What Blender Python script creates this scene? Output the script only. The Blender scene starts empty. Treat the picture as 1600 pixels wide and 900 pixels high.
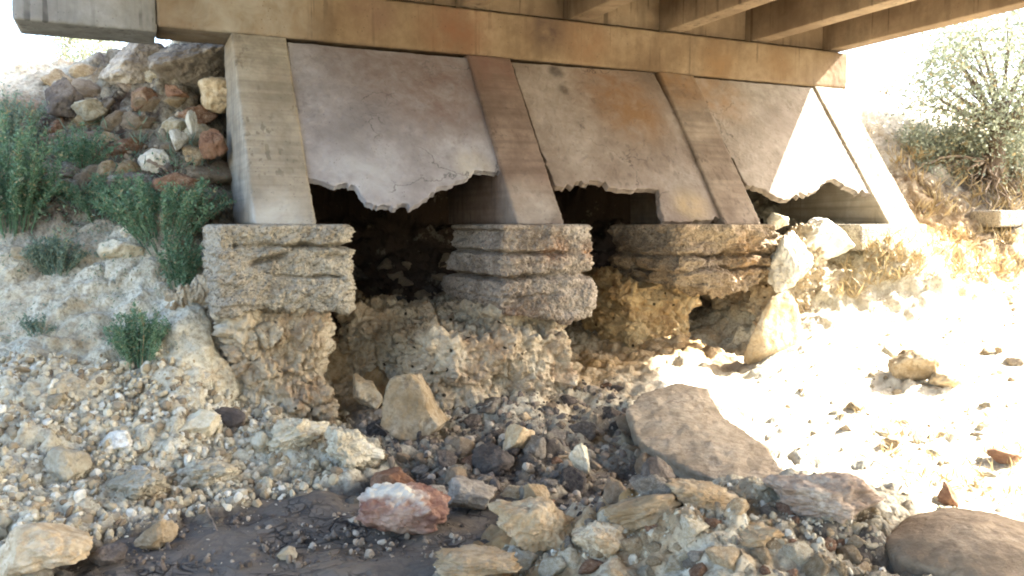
import bpy, bmesh, math, random
import numpy as np
from mathutils import Vector, Matrix, Euler

R = random.Random(7)
RNG = np.random.default_rng(11)
scn = bpy.context.scene
COL = scn.collection

# ------------------------------------------------------------------ frame of the place
F = 1300.0                                   # focal length in pixels of the 1600-wide photograph
PITCH = math.atan(100 / F)
CP, SP = math.cos(PITCH), math.sin(PITCH)
U = np.array([0.907, 0.421, 0.0]); U /= np.linalg.norm(U)      # along the cap beam
NN = np.array([-U[1], U[0], 0.0])                               # into the bank
def sn(s, n, z=0.0):
    return np.array([s * U[0] + n * NN[0], s * U[1] + n * NN[1], z])
def ray(px, py):
    a = (np.asarray(px, float) - 800) / F; b = (450 - np.asarray(py, float)) / F
    d = np.stack([a, CP + b * SP, -SP + b * CP], -1)
    return d / d[..., 1:2]
def at(px, py, Y):
    return ray(px, py) * Y

# ------------------------------------------------------------------ noise
_perm = np.random.default_rng(3).permutation(4096).astype(np.int64)
_grad = np.random.default_rng(4).normal(size=(4096, 3)); _grad /= np.linalg.norm(_grad, axis=1)[:, None]
def _hash(ix, iy, iz):
    return _perm[(_perm[(_perm[ix & 4095] + iy) & 4095] + iz) & 4095]
def perlin(p):
    p = np.asarray(p, float); i = np.floor(p).astype(np.int64); f = p - i
    w = f * f * f * (f * (f * 6 - 15) + 10)
    out = 0
    for dx in (0, 1):
        for dy in (0, 1):
            for dz in (0, 1):
                g = _grad[_hash(i[:, 0] + dx, i[:, 1] + dy, i[:, 2] + dz)]
                d = ((f - (dx, dy, dz)) * g).sum(1)
                out = out + d * (w[:, 0] if dx else 1 - w[:, 0]) * (w[:, 1] if dy else 1 - w[:, 1]) * (w[:, 2] if dz else 1 - w[:, 2])
    return out * 1.6
def fbm(p, octv=4, gain=0.5):
    s = 0; a = 1.0
    for k in range(octv):
        s = s + a * perlin(p * 2.03 ** k + 17.3 * k); a *= gain
    return s
def worley(p):
    """F1, F2 and cell random in 3-D"""
    p = np.asarray(p, float); i = np.floor(p).astype(np.int64)
    f1 = np.full(len(p), 9.0); f2 = np.full(len(p), 9.0); rid = np.zeros(len(p))
    for dx in (-1, 0, 1):
        for dy in (-1, 0, 1):
            for dz in (-1, 0, 1):
                c = i + (dx, dy, dz); h = _hash(c[:, 0], c[:, 1], c[:, 2])
                q = c + 0.5 + 0.45 * _grad[h]
                d = np.sqrt(((p - q) ** 2).sum(1))
                m = d < f1
                f2 = np.where(m, f1, np.minimum(f2, d)); rid = np.where(m, h / 4096.0, rid); f1 = np.where(m, d, f1)
    return f1, f2, rid

# ------------------------------------------------------------------ mesh helpers
def tag(o, label=None, cat=None, group=None, kind=None):
    if label: o['label'] = label
    if cat: o['category'] = cat
    if group: o['group'] = group
    if kind: o['kind'] = kind
    return o
def empty(name, loc, label, cat, group=None):
    o = bpy.data.objects.new(name, None); COL.objects.link(o); o.location = Vector(loc); o.empty_display_size = 0.2
    return tag(o, label, cat, group)
def mesh_np(name, V, Fc, mat, smooth=True):
    """V (n,3); Fc (m,k) faces of one size, or a list of index lists"""
    me = bpy.data.meshes.new(name)
    V = np.asarray(V, np.float32)
    if isinstance(Fc, np.ndarray):
        m, k = Fc.shape
        me.vertices.add(len(V)); me.vertices.foreach_set('co', V.ravel())
        me.loops.add(m * k); me.loops.foreach_set('vertex_index', Fc.astype(np.int32).ravel())
        me.polygons.add(m); me.polygons.foreach_set('loop_start', np.arange(0, m * k, k, dtype=np.int32))
        me.polygons.foreach_set('loop_total', np.full(m, k, np.int32))
    else:
        me.from_pydata([tuple(v) for v in V], [], [list(f) for f in Fc])
    me.polygons.foreach_set('use_smooth', np.full(len(me.polygons), smooth, dtype=bool))
    me.update(); me.validate()
    if mat: me.materials.append(mat)
    return me
def link(name, me, parent=None, loc=None):
    o = bpy.data.objects.new(name, me); COL.objects.link(o)
    if loc is not None: o.location = Vector(loc)
    if parent: o.parent = parent
    return o
def part(name, V, Fc, mat, parent=None, smooth=False):
    """a mesh given in world coordinates, re-based on its parent's origin"""
    V = np.asarray(V, float)
    p = parent
    off = np.zeros(3)
    while p is not None:
        off += np.array(p.location); p = p.parent
    return link(name, mesh_np(name, V - off, Fc, mat, smooth), parent)
_ico = {}
def ico(sub):
    if sub not in _ico:
        bm = bmesh.new(); bmesh.ops.create_icosphere(bm, subdivisions=sub, radius=1.0)
        V = np.array([v.co[:] for v in bm.verts]); V /= np.linalg.norm(V, axis=1)[:, None]
        Fc = np.array([[v.index for v in f.verts] for f in bm.faces]); bm.free()
        _ico[sub] = (V, Fc)
    return _ico[sub]
def bevel_obj(o, w, seg=2):
    m = o.modifiers.new('bevel', 'BEVEL'); m.width = w; m.segments = seg; m.limit_method = 'ANGLE'; m.angle_limit = math.radians(35)
    return o
def prism_sn(poly_nz, s0, s1):
    """prism of a profile in the (n, z) plane from s0 to s1"""
    k = len(poly_nz)
    V = [sn(s0, n, z) for n, z in poly_nz] + [sn(s1, n, z) for n, z in poly_nz]
    Fc = [list(range(k))[::-1], list(range(k, 2 * k))] + [[i, (i + 1) % k, k + (i + 1) % k, k + i] for i in range(k)]
    return np.array(V), Fc
def fix_normals(o):
    bm = bmesh.new(); bm.from_mesh(o.data); bmesh.ops.recalc_face_normals(bm, faces=bm.faces); bm.to_mesh(o.data); bm.free(); return o
def tube(pts, rad, seg=6):
    pts = np.asarray(pts, float); n = len(pts); rad = np.broadcast_to(np.asarray(rad, float), (n,))
    T = np.gradient(pts, axis=0); T /= np.linalg.norm(T, axis=1)[:, None] + 1e-9
    ref = np.array([0.3, 0.5, 0.81]); A = np.cross(T, ref); A /= np.linalg.norm(A, axis=1)[:, None] + 1e-9; B = np.cross(T, A)
    ang = np.linspace(0, 2 * math.pi, seg, endpoint=False)
    V = (pts[:, None] + rad[:, None, None] * (np.cos(ang)[None, :, None] * A[:, None] + np.sin(ang)[None, :, None] * B[:, None])).reshape(-1, 3)
    Fc = [[i * seg + j, i * seg + (j + 1) % seg, (i + 1) * seg + (j + 1) % seg, (i + 1) * seg + j] for i in range(n - 1) for j in range(seg)]
    Fc += [list(range(seg))[::-1][:4], ] if False else []
    return V, np.array(Fc)
def joinm(ms):
    Vs, Fs, o = [], [], 0
    for V, Fc in ms:
        Vs.append(V); Fs.append(np.asarray(Fc) + o); o += len(V)
    return np.concatenate(Vs), np.concatenate(Fs)

# ------------------------------------------------------------------ materials
class NT:
    def __init__(s, name):
        s.m = bpy.data.materials.new(name); s.m.use_nodes = True; s.t = s.m.node_tree; s.t.nodes.clear()
        s.out = s.n('ShaderNodeOutputMaterial'); s.b = s.n('ShaderNodeBsdfPrincipled'); s.l(s.b.outputs[0], s.out.inputs[0])
        s.tc = s.n('ShaderNodeTexCoord'); s.co = s.tc.outputs['Object']
        s.b.inputs['Specular IOR Level'].default_value = 0.25
    def n(s, t, **k):
        x = s.t.nodes.new(t)
        for a, v in k.items(): setattr(x, a, v)
        return x
    def l(s, a, b): s.t.links.new(a, b)
    def val(s, sock, v):
        if isinstance(v, (int, float, tuple)): sock.default_value = v
        else: s.l(v, sock)
    def offset_by_object(s):
        oi = s.n('ShaderNodeObjectInfo'); m = s.n('ShaderNodeVectorMath', operation='MULTIPLY_ADD')
        cx = s.n('ShaderNodeCombineXYZ')
        for i in range(3): s.l(oi.outputs['Random'], cx.inputs[i])
        s.l(cx.outputs[0], m.inputs[0]); m.inputs[1].default_value = (31, 57, 83); s.l(s.co, m.inputs[2])
        s.co = m.outputs[0]; return oi.outputs['Random']
    def scaled(s, v):
        m = s.n('ShaderNodeVectorMath', operation='MULTIPLY'); s.l(s.co, m.inputs[0]); m.inputs[1].default_value = v; return m.outputs[0]
    def noise(s, scale, detail=5, rough=0.6, co=None, dist=0.0):
        x = s.n('ShaderNodeTexNoise'); x.inputs['Scale'].default_value = scale; x.inputs['Detail'].default_value = detail
        x.inputs['Roughness'].default_value = rough; x.inputs['Distortion'].default_value = dist
        s.l(co or s.co, x.inputs['Vector']); return x.outputs[0]
    def voro(s, scale, feature='F1', out=0, co=None):
        x = s.n('ShaderNodeTexVoronoi', feature=feature); x.inputs['Scale'].default_value = scale; s.l(co or s.co, x.inputs['Vector']); return x.outputs[out]
    def ramp(s, f, stops):
        x = s.n('ShaderNodeValToRGB'); e = x.color_ramp.elements
        while len(e) < len(stops): e.new(0.5)
        for el, (p, c) in zip(e, stops):
            el.position = p; el.color = (c, c, c, 1) if isinstance(c, (int, float)) else (*c, 1)
        s.l(f, x.inputs[0]); return x.outputs[0]
    def mix(s, fac, a, b, mode='MIX'):
        x = s.n('ShaderNodeMix', data_type='RGBA', blend_type=mode)
        s.val(x.inputs[0], fac)
        for sock, v in ((x.inputs[6], a), (x.inputs[7], b)):
            if isinstance(v, tuple): sock.default_value = (*v, 1)
            else: s.l(v, sock)
        return x.outputs[2]
    def math(s, op, a, b=0.0, c=None):
        x = s.n('ShaderNodeMath', operation=op); s.val(x.inputs[0], a); s.val(x.inputs[1], b)
        if c is not None: s.val(x.inputs[2], c)
        return x.outputs[0]
    def spot(s, p, r0, r1):
        d = s.n('ShaderNodeVectorMath', operation='DISTANCE'); s.l(s.co, d.inputs[0]); d.inputs[1].default_value = tuple(p)
        m = s.n('ShaderNodeMapRange'); s.l(d.outputs['Value'], m.inputs[0]); m.inputs[1].default_value = r0; m.inputs[2].default_value = r1
        m.inputs[3].default_value = 1.0; m.inputs[4].default_value = 0.0; m.interpolation_type = 'SMOOTHSTEP'; return m.outputs[0]
    def attr(s, name):
        x = s.n('ShaderNodeAttribute'); x.attribute_name = name; return x.outputs['Fac']
    def bump(s, h, strength=0.5, dist=0.02, prev=None):
        x = s.n('ShaderNodeBump'); x.inputs['Strength'].default_value = strength; x.inputs['Distance'].default_value = dist; s.l(h, x.inputs['Height'])
        if prev: s.l(prev, x.inputs['Normal'])
        return x.outputs[0]
    def done(s, color, rough=0.95, normal=None):
        s.val(s.b.inputs['Base Color'], (*color, 1) if isinstance(color, tuple) else color); s.val(s.b.inputs['Roughness'], rough)
        if normal: s.l(normal, s.b.inputs['Normal'])
        return s.m

def rock_mat(name, c1, c2, c3, vary=0.35):
    t = NT(name); rnd = t.offset_by_object()
    c = t.ramp(t.noise(3.5, 6, 0.65), [(0.36, c1), (0.5, c2), (0.66, c3)])
    c = t.mix(t.ramp(t.noise(17, 4, 0.7), [(0.45, 0.0), (0.62, 0.75)]), c, c1)
    dirt = t.ramp(t.noise(7, 5, 0.7, dist=0.6), [(0.56, 0.0), (0.66, 0.55)])
    c = t.mix(dirt, c, (0.11, 0.075, 0.045))
    v = t.n('ShaderNodeHueSaturation'); t.l(c, v.inputs['Color']); t.l(t.math('MULTIPLY_ADD', rnd, vary * 2, 1 - vary), v.inputs['Value'])
    nrm = t.bump(t.noise(38, 6, 0.7), 0.55, 0.012, t.bump(t.noise(9, 6, 0.6), 0.6, 0.05))
    return t.done(v.outputs[0], 0.95, nrm)
ROCK = {
    'pale': rock_mat('pale_limestone', (0.34, 0.28, 0.18), (0.48, 0.43, 0.31), (0.58, 0.54, 0.42)),
    'white': rock_mat('white_limestone', (0.46, 0.42, 0.32), (0.60, 0.57, 0.48), (0.68, 0.66, 0.58), 0.15),
    'tan': rock_mat('tan_limestone', (0.27, 0.19, 0.10), (0.40, 0.31, 0.19), (0.50, 0.42, 0.29)),
    'rust': rock_mat('rust_stained_limestone', (0.15, 0.075, 0.042), (0.25, 0.145, 0.085), (0.38, 0.28, 0.19)),
    'grey': rock_mat('grey_limestone', (0.15, 0.125, 0.095), (0.26, 0.225, 0.175), (0.39, 0.35, 0.28)),
    'dark': rock_mat('dark_wet_stone', (0.05, 0.04, 0.033), (0.10, 0.083, 0.068), (0.18, 0.15, 0.12)),
    'umber': rock_mat('umber_flat_rock', (0.185, 0.135, 0.085), (0.245, 0.185, 0.12), (0.31, 0.245, 0.165), 0.1),
    'pink': rock_mat('pinkish_grey_rock', (0.23, 0.165, 0.115), (0.35, 0.275, 0.205), (0.45, 0.385, 0.30), 0.1),
    'brown': rock_mat('brown_flat_rock', (0.235, 0.185, 0.125), (0.33, 0.27, 0.19), (0.42, 0.355, 0.265), 0.1),
}
def red_white_boulder():
    t = NT('red_and_white_boulder'); t.offset_by_object()
    c = t.ramp(t.noise(4, 6, 0.65), [(0.38, (0.15, 0.07, 0.05)), (0.5, (0.26, 0.155, 0.11)), (0.64, (0.38, 0.28, 0.21))])
    top = t.math('ADD', t.math('MULTIPLY', t.sep(2), 3.2), t.math('MULTIPLY', t.math('SUBTRACT', t.noise(4.5, 5, 0.6), 0.5), 2.2))
    c = t.mix(t.ramp(top, [(0.15, 0.0), (0.5, 0.9)]), c, (0.58, 0.55, 0.45))
    return t.done(c, 0.95, t.bump(t.noise(30, 6, 0.7), 0.6, 0.015, t.bump(t.noise(8, 5), 0.6, 0.05)))
def _sep(s, i):
    x = s.n('ShaderNodeSeparateXYZ'); s.l(s.tc.outputs['Object'], x.inputs[0]); return x.outputs[i]
NT.sep = _sep
ROCK['redwhite'] = red_white_boulder()

def concrete(name, base, light, dark, stains=(), bands=0.0, bump=0.25, streak=0.35, rough_agg=0.0, k=(1, 1, 1), cracks=0.0):
    base, light, dark = [tuple(a * b for a, b in zip(c_, k)) for c_ in (base, light, dark)]
    stains = [(p_, a_, b_, tuple(x * y for x, y in zip(c_, k)), w_) for p_, a_, b_, c_, w_ in stains]
    """stains: (point in the object's own coordinates, inner radius, outer radius, colour, strength)"""
    t = NT(name)
    c = t.ramp(t.noise(1.6, 6, 0.62), [(0.34, dark), (0.5, base), (0.68, light)])
    c = t.mix(t.ramp(t.noise(11, 5, 0.7), [(0.42, 0.0), (0.7, 0.5)]), c, dark)
    st = t.noise(1.0, 4, 0.6, co=t.scaled((5.5, 5.5, 0.7)))
    c = t.mix(t.math('MULTIPLY', t.ramp(st, [(0.5, 0.0), (0.68, 1.0)]), streak), c, tuple(0.45 * x for x in dark))
    dr = t.noise(1.0, 2, 0.5, co=t.scaled((17, 17, 0.5)))
    dm = t.math('MULTIPLY', t.ramp(dr, [(0.60, 0.0), (0.64, 1.0)]), t.ramp(t.noise(2.2, 3), [(0.45, 0.0), (0.6, 1.0)]))
    c = t.mix(t.math('MULTIPLY', dm, min(0.8, streak * 1.6)), c, tuple(0.35 * x for x in dark))
    if bands:
        bn = t.noise(1.0, 3, 0.5, co=t.scaled((0.6, 0.6, 22)))
        c = t.mix(t.math('MULTIPLY', t.ramp(bn, [(0.45, 0.0), (0.62, 1.0)]), bands), c, tuple(0.6 * x for x in dark))
    for p, r0, r1, col, k in stains:
        m = t.math('MULTIPLY', t.spot(p, r0, r1), t.ramp(t.noise(4.5, 5, 0.65, dist=0.5), [(0.3, 0.25), (0.62, 1.0)]))
        c = t.mix(t.math('MULTIPLY', m, k), c, col)
    if cracks:
        wv = t.n('ShaderNodeVectorMath', operation='MULTIPLY_ADD'); nq = t.n('ShaderNodeTexNoise'); nq.inputs['Scale'].default_value = 6; nq.inputs['Detail'].default_value = 5
        t.l(t.co, nq.inputs['Vector']); t.l(nq.outputs['Color'], wv.inputs[0]); wv.inputs[1].default_value = (0.35, 0.35, 0.35); t.l(t.co, wv.inputs[2])
        ck = t.ramp(t.voro(0.9, 'DISTANCE_TO_EDGE', 0, wv.outputs[0]), [(0.0, 1.0), (0.006, 0.0)])
        ck = t.math('MULTIPLY', ck, t.ramp(t.noise(1.3, 2), [(0.48, 0.0), (0.56, cracks)]))
        c = t.mix(ck, c, tuple(0.2 * x for x in dark))
    pits = t.ramp(t.voro(26), [(0.05, 0.0), (0.16, 1.0)])
    pm = t.ramp(t.noise(6, 3), [(0.5, 1.0), (0.62, 0.0)])
    h = t.math('MAXIMUM', pits, pm)
    c = t.mix(t.math('SUBTRACT', 1.0, h), c, tuple(0.35 * x for x in dark))
    nrm = t.bump(h, bump, 0.012, t.bump(t.noise(22, 7, 0.7), bump, 0.02, t.bump(t.noise(2.5, 4), 0.3, 0.05)))
    if rough_agg:
        nrm = t.bump(t.voro(48), rough_agg, 0.02, t.bump(t.noise(60, 5, 0.8), rough_agg, 0.012, nrm))
        c = t.mix(t.ramp(t.voro(55, out=1), [(0.2, 0.0), (0.9, 0.6)]), c, light)
        c = t.mix(t.ramp(t.noise(34, 4, 0.75), [(0.36, 0.85), (0.46, 0.0)]), c, tuple(0.3 * x for x in dark))
        c = t.mix(t.ramp(t.noise(3.0, 4, 0.6), [(0.54, 0.0), (0.66, 0.6)]), c, tuple(0.5 * x for x in dark))
    return t.done(c, 0.9, nrm)

# ------------------------------------------------------------------ the terrain as a height function
FL = [  # (px, py, Y): read off the photograph, left bank and scree
 (0,890,4.0),(60,880,4.05),(130,840,4.35),(0,790,4.45),(120,770,4.85),(300,770,5.15),(430,750,5.4),(440,782,5.05),(540,778,5.2),(350,822,4.75),(240,850,4.5),(0,700,5.05),(150,690,5.3),(300,665,5.6),(430,670,5.85),(520,690,5.8),
 (0,620,5.5),(150,600,5.75),(300,590,6.0),(0,540,5.95),(150,520,6.15),(270,500,6.35),(0,440,6.4),(150,440,6.5),(250,440,6.6),(-200,440,6.4),(-200,620,5.4),(-200,800,4.4),
 (0,350,6.9),(100,350,7.0),(200,345,7.1),(300,345,7.25),(0,250,7.6),(100,250,7.65),(200,240,7.75),(310,240,7.8),(0,150,8.3),(100,160,8.4),(200,150,8.35),(300,150,8.3),
 (110,100,9.0),(200,85,8.8),(290,80,8.7),(-200,250,7.6),(-200,150,8.4),(0,128,10.5),(60,125,11.5),(140,105,12),
 # debris in the middle
 (560,700,6.1),(600,660,6.6),(700,690,6.1),(700,750,5.5),(800,700,6.05),(850,760,5.35),(900,660,6.7),(950,640,7.0),(960,720,5.9),(1000,760,5.4),(1060,765,5.35),(1120,775,5.2),(800,660,6.5),
 # mound in front, right
 (700,885,4.1),(830,855,4.2),(900,815,4.25),(1000,790,4.27),(1100,772,4.3),(1250,760,4.35),(1350,772,4.38),(900,890,3.85),(1000,892,3.68),(1150,890,3.62),(1300,890,3.62),(1150,830,3.95),(1300,830,4.0),(1420,850,4.2),(1500,890,3.8),(1600,880,3.85),(960,790,5.0),(1180,775,4.95),(1330,770,5.0),
 # sunlit side
 (1200,600,7.2),(1300,620,6.9),(1100,560,7.9),(1250,540,7.7),(1300,700,5.9),(1400,700,5.75),(1500,760,5.05),(1600,780,4.9),(1500,680,5.95),(1600,660,6.1),(1400,620,6.8),(1500,560,7.6),(1600,560,7.5),
 (1300,500,8.4),(1400,480,8.6),(1500,460,8.9),(1600,450,9.0),(1330,420,9.2),(1400,400,9.5),(1500,405,9.6),(1600,405,9.6),(1340,358,9.75),(1450,357,9.9),(1540,352,10.2),(1620,350,10.2),
 (1430,300,10.4),(1470,230,11.4),(1560,300,10.8),(1600,250,11.6),(1400,170,12.2),(1350,175,11.6),(1500,200,13.5),(1600,190,14.0),(1390,150,13.2),(1480,150,16.0),(1750,450,9.0),(1750,300,11.0),(1750,600,7.0),(1750,800,4.7),
 # hollow under the panels
 (560,600,7.3),(620,565,7.7),(600,500,8.2),(960,560,8.2),(1000,520,8.6),
]
P = [at(*c) for c in FL]
for px, py in ((170,893),(280,880),(400,860),(550,870),(650,860),(730,845),(460,825),(580,815),(380,845),(690,815)):   # the mud hollow
    r = ray(px, py); P.append(r * (-1.86 / r[2]))
for s, n, z in ((2.3,8.4,-0.75),(2.3,9.2,-0.5),(2.3,10,0.3),(4.6,8.6,-0.8),(4.6,9.3,-0.5),(4.6,10,0.3),(6.9,8.4,-0.35),(6.9,9.2,-0.2),(6.9,10,0.5),(1.45,8.5,-0.5),(1.5,9.3,-0.4),(3.4,8.2,-0.8),(5.7,8.2,-0.7),(1.9,7.4,-1.2),(2.0,7.0,-1.45),(4.2,7.4,-1.3),(4.2,8.0,-1.1),
                (6.9,7.2,-0.25),(6.9,6.9,-0.4),(8.0,8.2,0.1),(7.4,6.5,-0.1),(8.0,6.5,-0.09),(8.5,6.5,-0.08),(7.7,6.2,-0.3),(0.5,7.0,-0.5),(0.4,6.7,-0.6),(0.4,7.6,0.3),
                (1.1,6.9,-1.45),(1.1,6.35,-1.5),(0.7,6.4,-1.4),(1.5,6.5,-1.6),(3.3,6.9,-1.3),(3.2,6.0,-1.52),(5.0,6.7,-1.2),(5.2,6.2,-1.4),(5.85,6.6,-1.35),(5.85,7.2,-1.3),(5.9,7.8,-1.1),(5.9,8.4,-0.8)):
    P.append(sn(s, n, z))
for s in (-60, -25, -12, 22, 40, 70):
    for n, z in ((-40,2.2),(-14,1.6),(-7,-1.6),(-1,-1.75),(4.5,-1.5),(8.5,0.7),(12,1.7),(25,2.1),(70,2.5)):
        P.append(sn(s, n, z))
for s in (-5, 0, 4, 9):
    for n, z in ((-40,2.2),(-14,1.6),(-7,-1.6),(-2,-1.75),(2.5,-1.75)):
        P.append(sn(s, n, z))
for s in (-5, -2, 10, 14):
    for n, z in ((16,1.95),(30,2.2),(70,2.5)): P.append(sn(s, n, z))
P = np.array(P)
def _rbf_fit():
    D = np.sqrt(((P[:, None, :2] - P[None, :, :2]) ** 2).sum(-1) + 0.02)
    n = len(P); A = np.zeros((n + 1, n + 1)); A[:n, :n] = D - 0.02 * np.eye(n); A[n, :n] = A[:n, n] = 1
    return np.linalg.solve(A, np.append(P[:, 2], 0))
W_ = _rbf_fit()
def base_h(x, y):
    q = np.stack([np.clip(x, -60, 60), np.clip(y, -50, 70)], -1)
    out = np.empty(len(q))
    for i in range(0, len(q), 20000):
        c = q[i:i + 20000]
        D = np.sqrt(((c[:, None] - P[None, :, :2]) ** 2).sum(-1) + 0.02); out[i:i + 20000] = D @ W_[:-1] + W_[-1]
    s = x * U[0] + y * U[1]; n = x * NN[0] + y * NN[1]
    emb = 3.0 - np.maximum.reduce([(10.3 - n) * 6, (0.9 - s) * 3, (s - 8.5) / 1.35, np.zeros(len(q))])
    return np.maximum(np.clip(out, -2.2, 4), np.where(n > 7.5, emb, -9))
def axis(lo, hi, step, far_lo, far_hi, g=1.13):
    c = list(np.arange(lo, hi, step)); d = step
    while c[-1] < far_hi: d *= g; c.append(c[-1] + d)
    d = step; a = [lo]
    while a[-1] > far_lo: d *= g; a.append(a[-1] - d)
    return np.array(a[1:][::-1] + c)
XS = axis(-5.6, 7.6, 0.027, -900, 900); YS = axis(3.3, 11.2, 0.027, -900, 900)
GX, GY = np.meshgrid(XS, YS)
gx, gy = GX.ravel(), GY.ravel()
gz = base_h(gx, gy)
nearw = np.clip(1.3 - np.maximum.reduce([-5.6 - gx, gx - 7.6, 3.3 - gy, gy - 11.2, np.zeros_like(gx)]) / 4, 0, 1)
Gz = gz.reshape(GX.shape)
dzy, dzx = np.gradient(Gz, YS, XS)
nx, ny = -dzx.ravel(), -dzy.ravel(); ln = np.sqrt(nx ** 2 + ny ** 2 + 1)
NRM = np.stack([nx / ln, ny / ln, 1 / ln], -1)
p3 = np.stack([gx, gy, gz], -1)
disp = 0.07 * fbm(p3 * 1.7, 3) + 0.035 * fbm(p3 * 6, 4, 0.55)
f1, f2, rid = worley(p3 * 7.5 + 0.25 * fbm(p3 * 5, 2)[:, None])
disp += np.where(rid > 0.45, 0.045 * np.clip(1 - f1 * 1.9, 0, 1) ** 0.6, 0)
f1c, f2c, ridc = worley(p3 * (4.2, 4.2, 5.5) + 0.35 * fbm(p3 * 3.1, 3)[:, None])
disp += 0.085 * (ridc - 0.5) * np.clip((f2c - f1c) * 5, 0, 1) - 0.03 * np.clip(1 - (f2c - f1c) * 7, 0, 1)
f1b, f2b, ridb = worley(p3 * 19)
disp += np.where(ridb > 0.4, 0.018 * np.clip(1 - f1b * 1.9, 0, 1) ** 0.6, 0)
disp += 0.010 * fbm(p3 * 30, 2)
def _zone(px, py, Y, r):
    c = at(px, py, Y); d = np.sqrt((gx - c[0]) ** 2 + (gy - c[1]) ** 2); return np.clip(1.35 - d / r, 0, 1)
SAND_GLARE = np.maximum.reduce([_zone(1350, 640, 6.5, 1.2), _zone(1550, 600, 7.0, 1.5), _zone(1500, 740, 5.3, 0.7), _zone(1300, 540, 7.7, 0.9), _zone(1070, 585, 7.4, 0.42), _zone(1160, 600, 7.2, 0.4), _zone(1450, 520, 8.0, 0.7), _zone(1390, 160, 12.3, 1.3), _zone(1800, 600, 7, 2)])  # smooth sand zones; their pale colour paints in the sun's glare
disp = disp * (1 - 0.72 * SAND_GLARE) + 0.02 * SAND_GLARE * fbm(p3 * 3.5, 3)
p3 = p3 + NRM * (disp * nearw)[:, None]
ZF = np.interp(gx, gx, p3[:, 2]) if False else p3[:, 2].reshape(GX.shape)
def height(x, y):
    x = np.atleast_1d(np.asarray(x, float)); y = np.atleast_1d(np.asarray(y, float))
    i = np.clip(np.searchsorted(XS, x) - 1, 0, len(XS) - 2); j = np.clip(np.searchsorted(YS, y) - 1, 0, len(YS) - 2)
    a = np.clip((x - XS[i]) / (XS[i + 1] - XS[i]), 0, 1); b = np.clip((y - YS[j]) / (YS[j + 1] - YS[j]), 0, 1)
    return (ZF[j, i] * (1 - a) + ZF[j, i + 1] * a) * (1 - b) + (ZF[j + 1, i] * (1 - a) + ZF[j + 1, i + 1] * a) * b
MUDZ = -1.75
def hit(px, py):
    """where the sight line of a photo pixel meets the ground (or the mud)"""
    r = ray(px, py); ys = np.concatenate([np.arange(3.0, 14, 0.015), np.arange(14, 60, 0.2)])
    z = r[2] * ys; h = np.maximum(height(r[0] * ys, ys), np.where(ys < 5.6, MUDZ, -9))
    k = np.argmax(z < h) if (z < h).any() else len(ys) - 1
    return r * ys[k]

def ground_mat():
    t = NT('pale_marl_soil')
    c = t.ramp(t.noise(1.3, 6, 0.65), [(0.34, (0.36, 0.30, 0.195)), (0.48, (0.51, 0.465, 0.34)), (0.64, (0.61, 0.58, 0.46))])
    c = t.mix(t.ramp(t.noise(2.3, 5, 0.6, dist=0.7), [(0.52, 0.0), (0.66, 0.75)]), c, (0.42, 0.30, 0.165))
    c = t.mix(t.ramp(t.noise(24, 4, 0.75), [(0.44, 0.0), (0.64, 0.7)]), c, (0.20, 0.155, 0.10))
    g = t.ramp(t.voro(34, out=1), [(0.3, 0.0), (1.0, 0.75)])
    c = t.mix(t.math('MULTIPLY', g, 0.5), c, (0.56, 0.52, 0.40))
    c = t.mix(t.math('MULTIPLY', t.attr('wet'), t.ramp(t.noise(5, 5, 0.7), [(0.3, 0.65), (0.6, 1.0)])), c, (0.06, 0.05, 0.042))
    hum_shade = t.math('MULTIPLY', t.attr('humus_shade'), t.ramp(t.noise(4, 5, 0.7), [(0.35, 0.3), (0.6, 1.0)]))
    c = t.mix(hum_shade, c, (0.055, 0.036, 0.024))  # dark humus; in the hollows the same colour paints in shade
    sa = t.math('MULTIPLY', t.attr('sand_glare'), t.ramp(t.noise(7, 5, 0.7), [(0.36, 0.35), (0.55, 1.0)]))
    c = t.mix(sa, c, (0.60, 0.55, 0.44))  # pale sand, whitened to paint in sunlit glare
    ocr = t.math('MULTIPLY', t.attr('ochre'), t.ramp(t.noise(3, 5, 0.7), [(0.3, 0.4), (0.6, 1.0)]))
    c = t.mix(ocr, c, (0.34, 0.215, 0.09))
    nrm = t.bump(t.voro(30), 0.45, -0.02, t.bump(t.noise(45, 6, 0.75), 0.7, 0.02, t.bump(t.noise(10, 5, 0.65), 0.5, 0.05)))
    return t.done(c, 0.97, nrm)
M_ground = ground_mat()
def zone(px, py, Y, r):
    c = at(px, py, Y); d = np.sqrt((gx - c[0]) ** 2 + (gy - c[1]) ** 2); return np.clip(1.35 - d / r, 0, 1)
ny_, nx_ = GX.shape
idx = np.arange(ny_ * nx_).reshape(ny_, nx_)
quads = np.stack([idx[:-1, :-1], idx[:-1, 1:], idx[1:, 1:], idx[1:, :-1]], -1).reshape(-1, 4)
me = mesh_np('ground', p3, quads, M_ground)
wet = np.maximum.reduce([zone(800, 710, 5.9, 0.8), zone(950, 740, 5.6, 0.6), zone(680, 770, 5.3, 0.4), zone(980, 670, 6.6, 0.35), zone(300, 860, 4.4, 0.5), zone(500, 840, 4.6, 0.5), zone(580, 630, 6.8, 0.45), zone(1330, 850, 3.95, 0.4), zone(1060, 765, 5.4, 0.5)])
wet = np.maximum(wet, np.clip((-1.655 - p3[:, 2]) / 0.07, 0, 1) * ((gx > -3) & (gx < 0.9) & (gy < 5.8)))
hum_shade = np.maximum.reduce([zone(200, 170, 8.2, 1.2), zone(80, 220, 7.9, 1.0), zone(280, 280, 7.5, 0.7), zone(100, 300, 7.3, 0.6), zone(1560, 290, 10.8, 1.3), zone(1450, 290, 10.6, 0.9)])
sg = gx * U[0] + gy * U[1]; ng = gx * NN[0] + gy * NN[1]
hum_shade = np.maximum(hum_shade, zone(1150, 520, 8.0, 0.3))  # shade of the hollow under the third footing, painted into the soil
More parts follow.
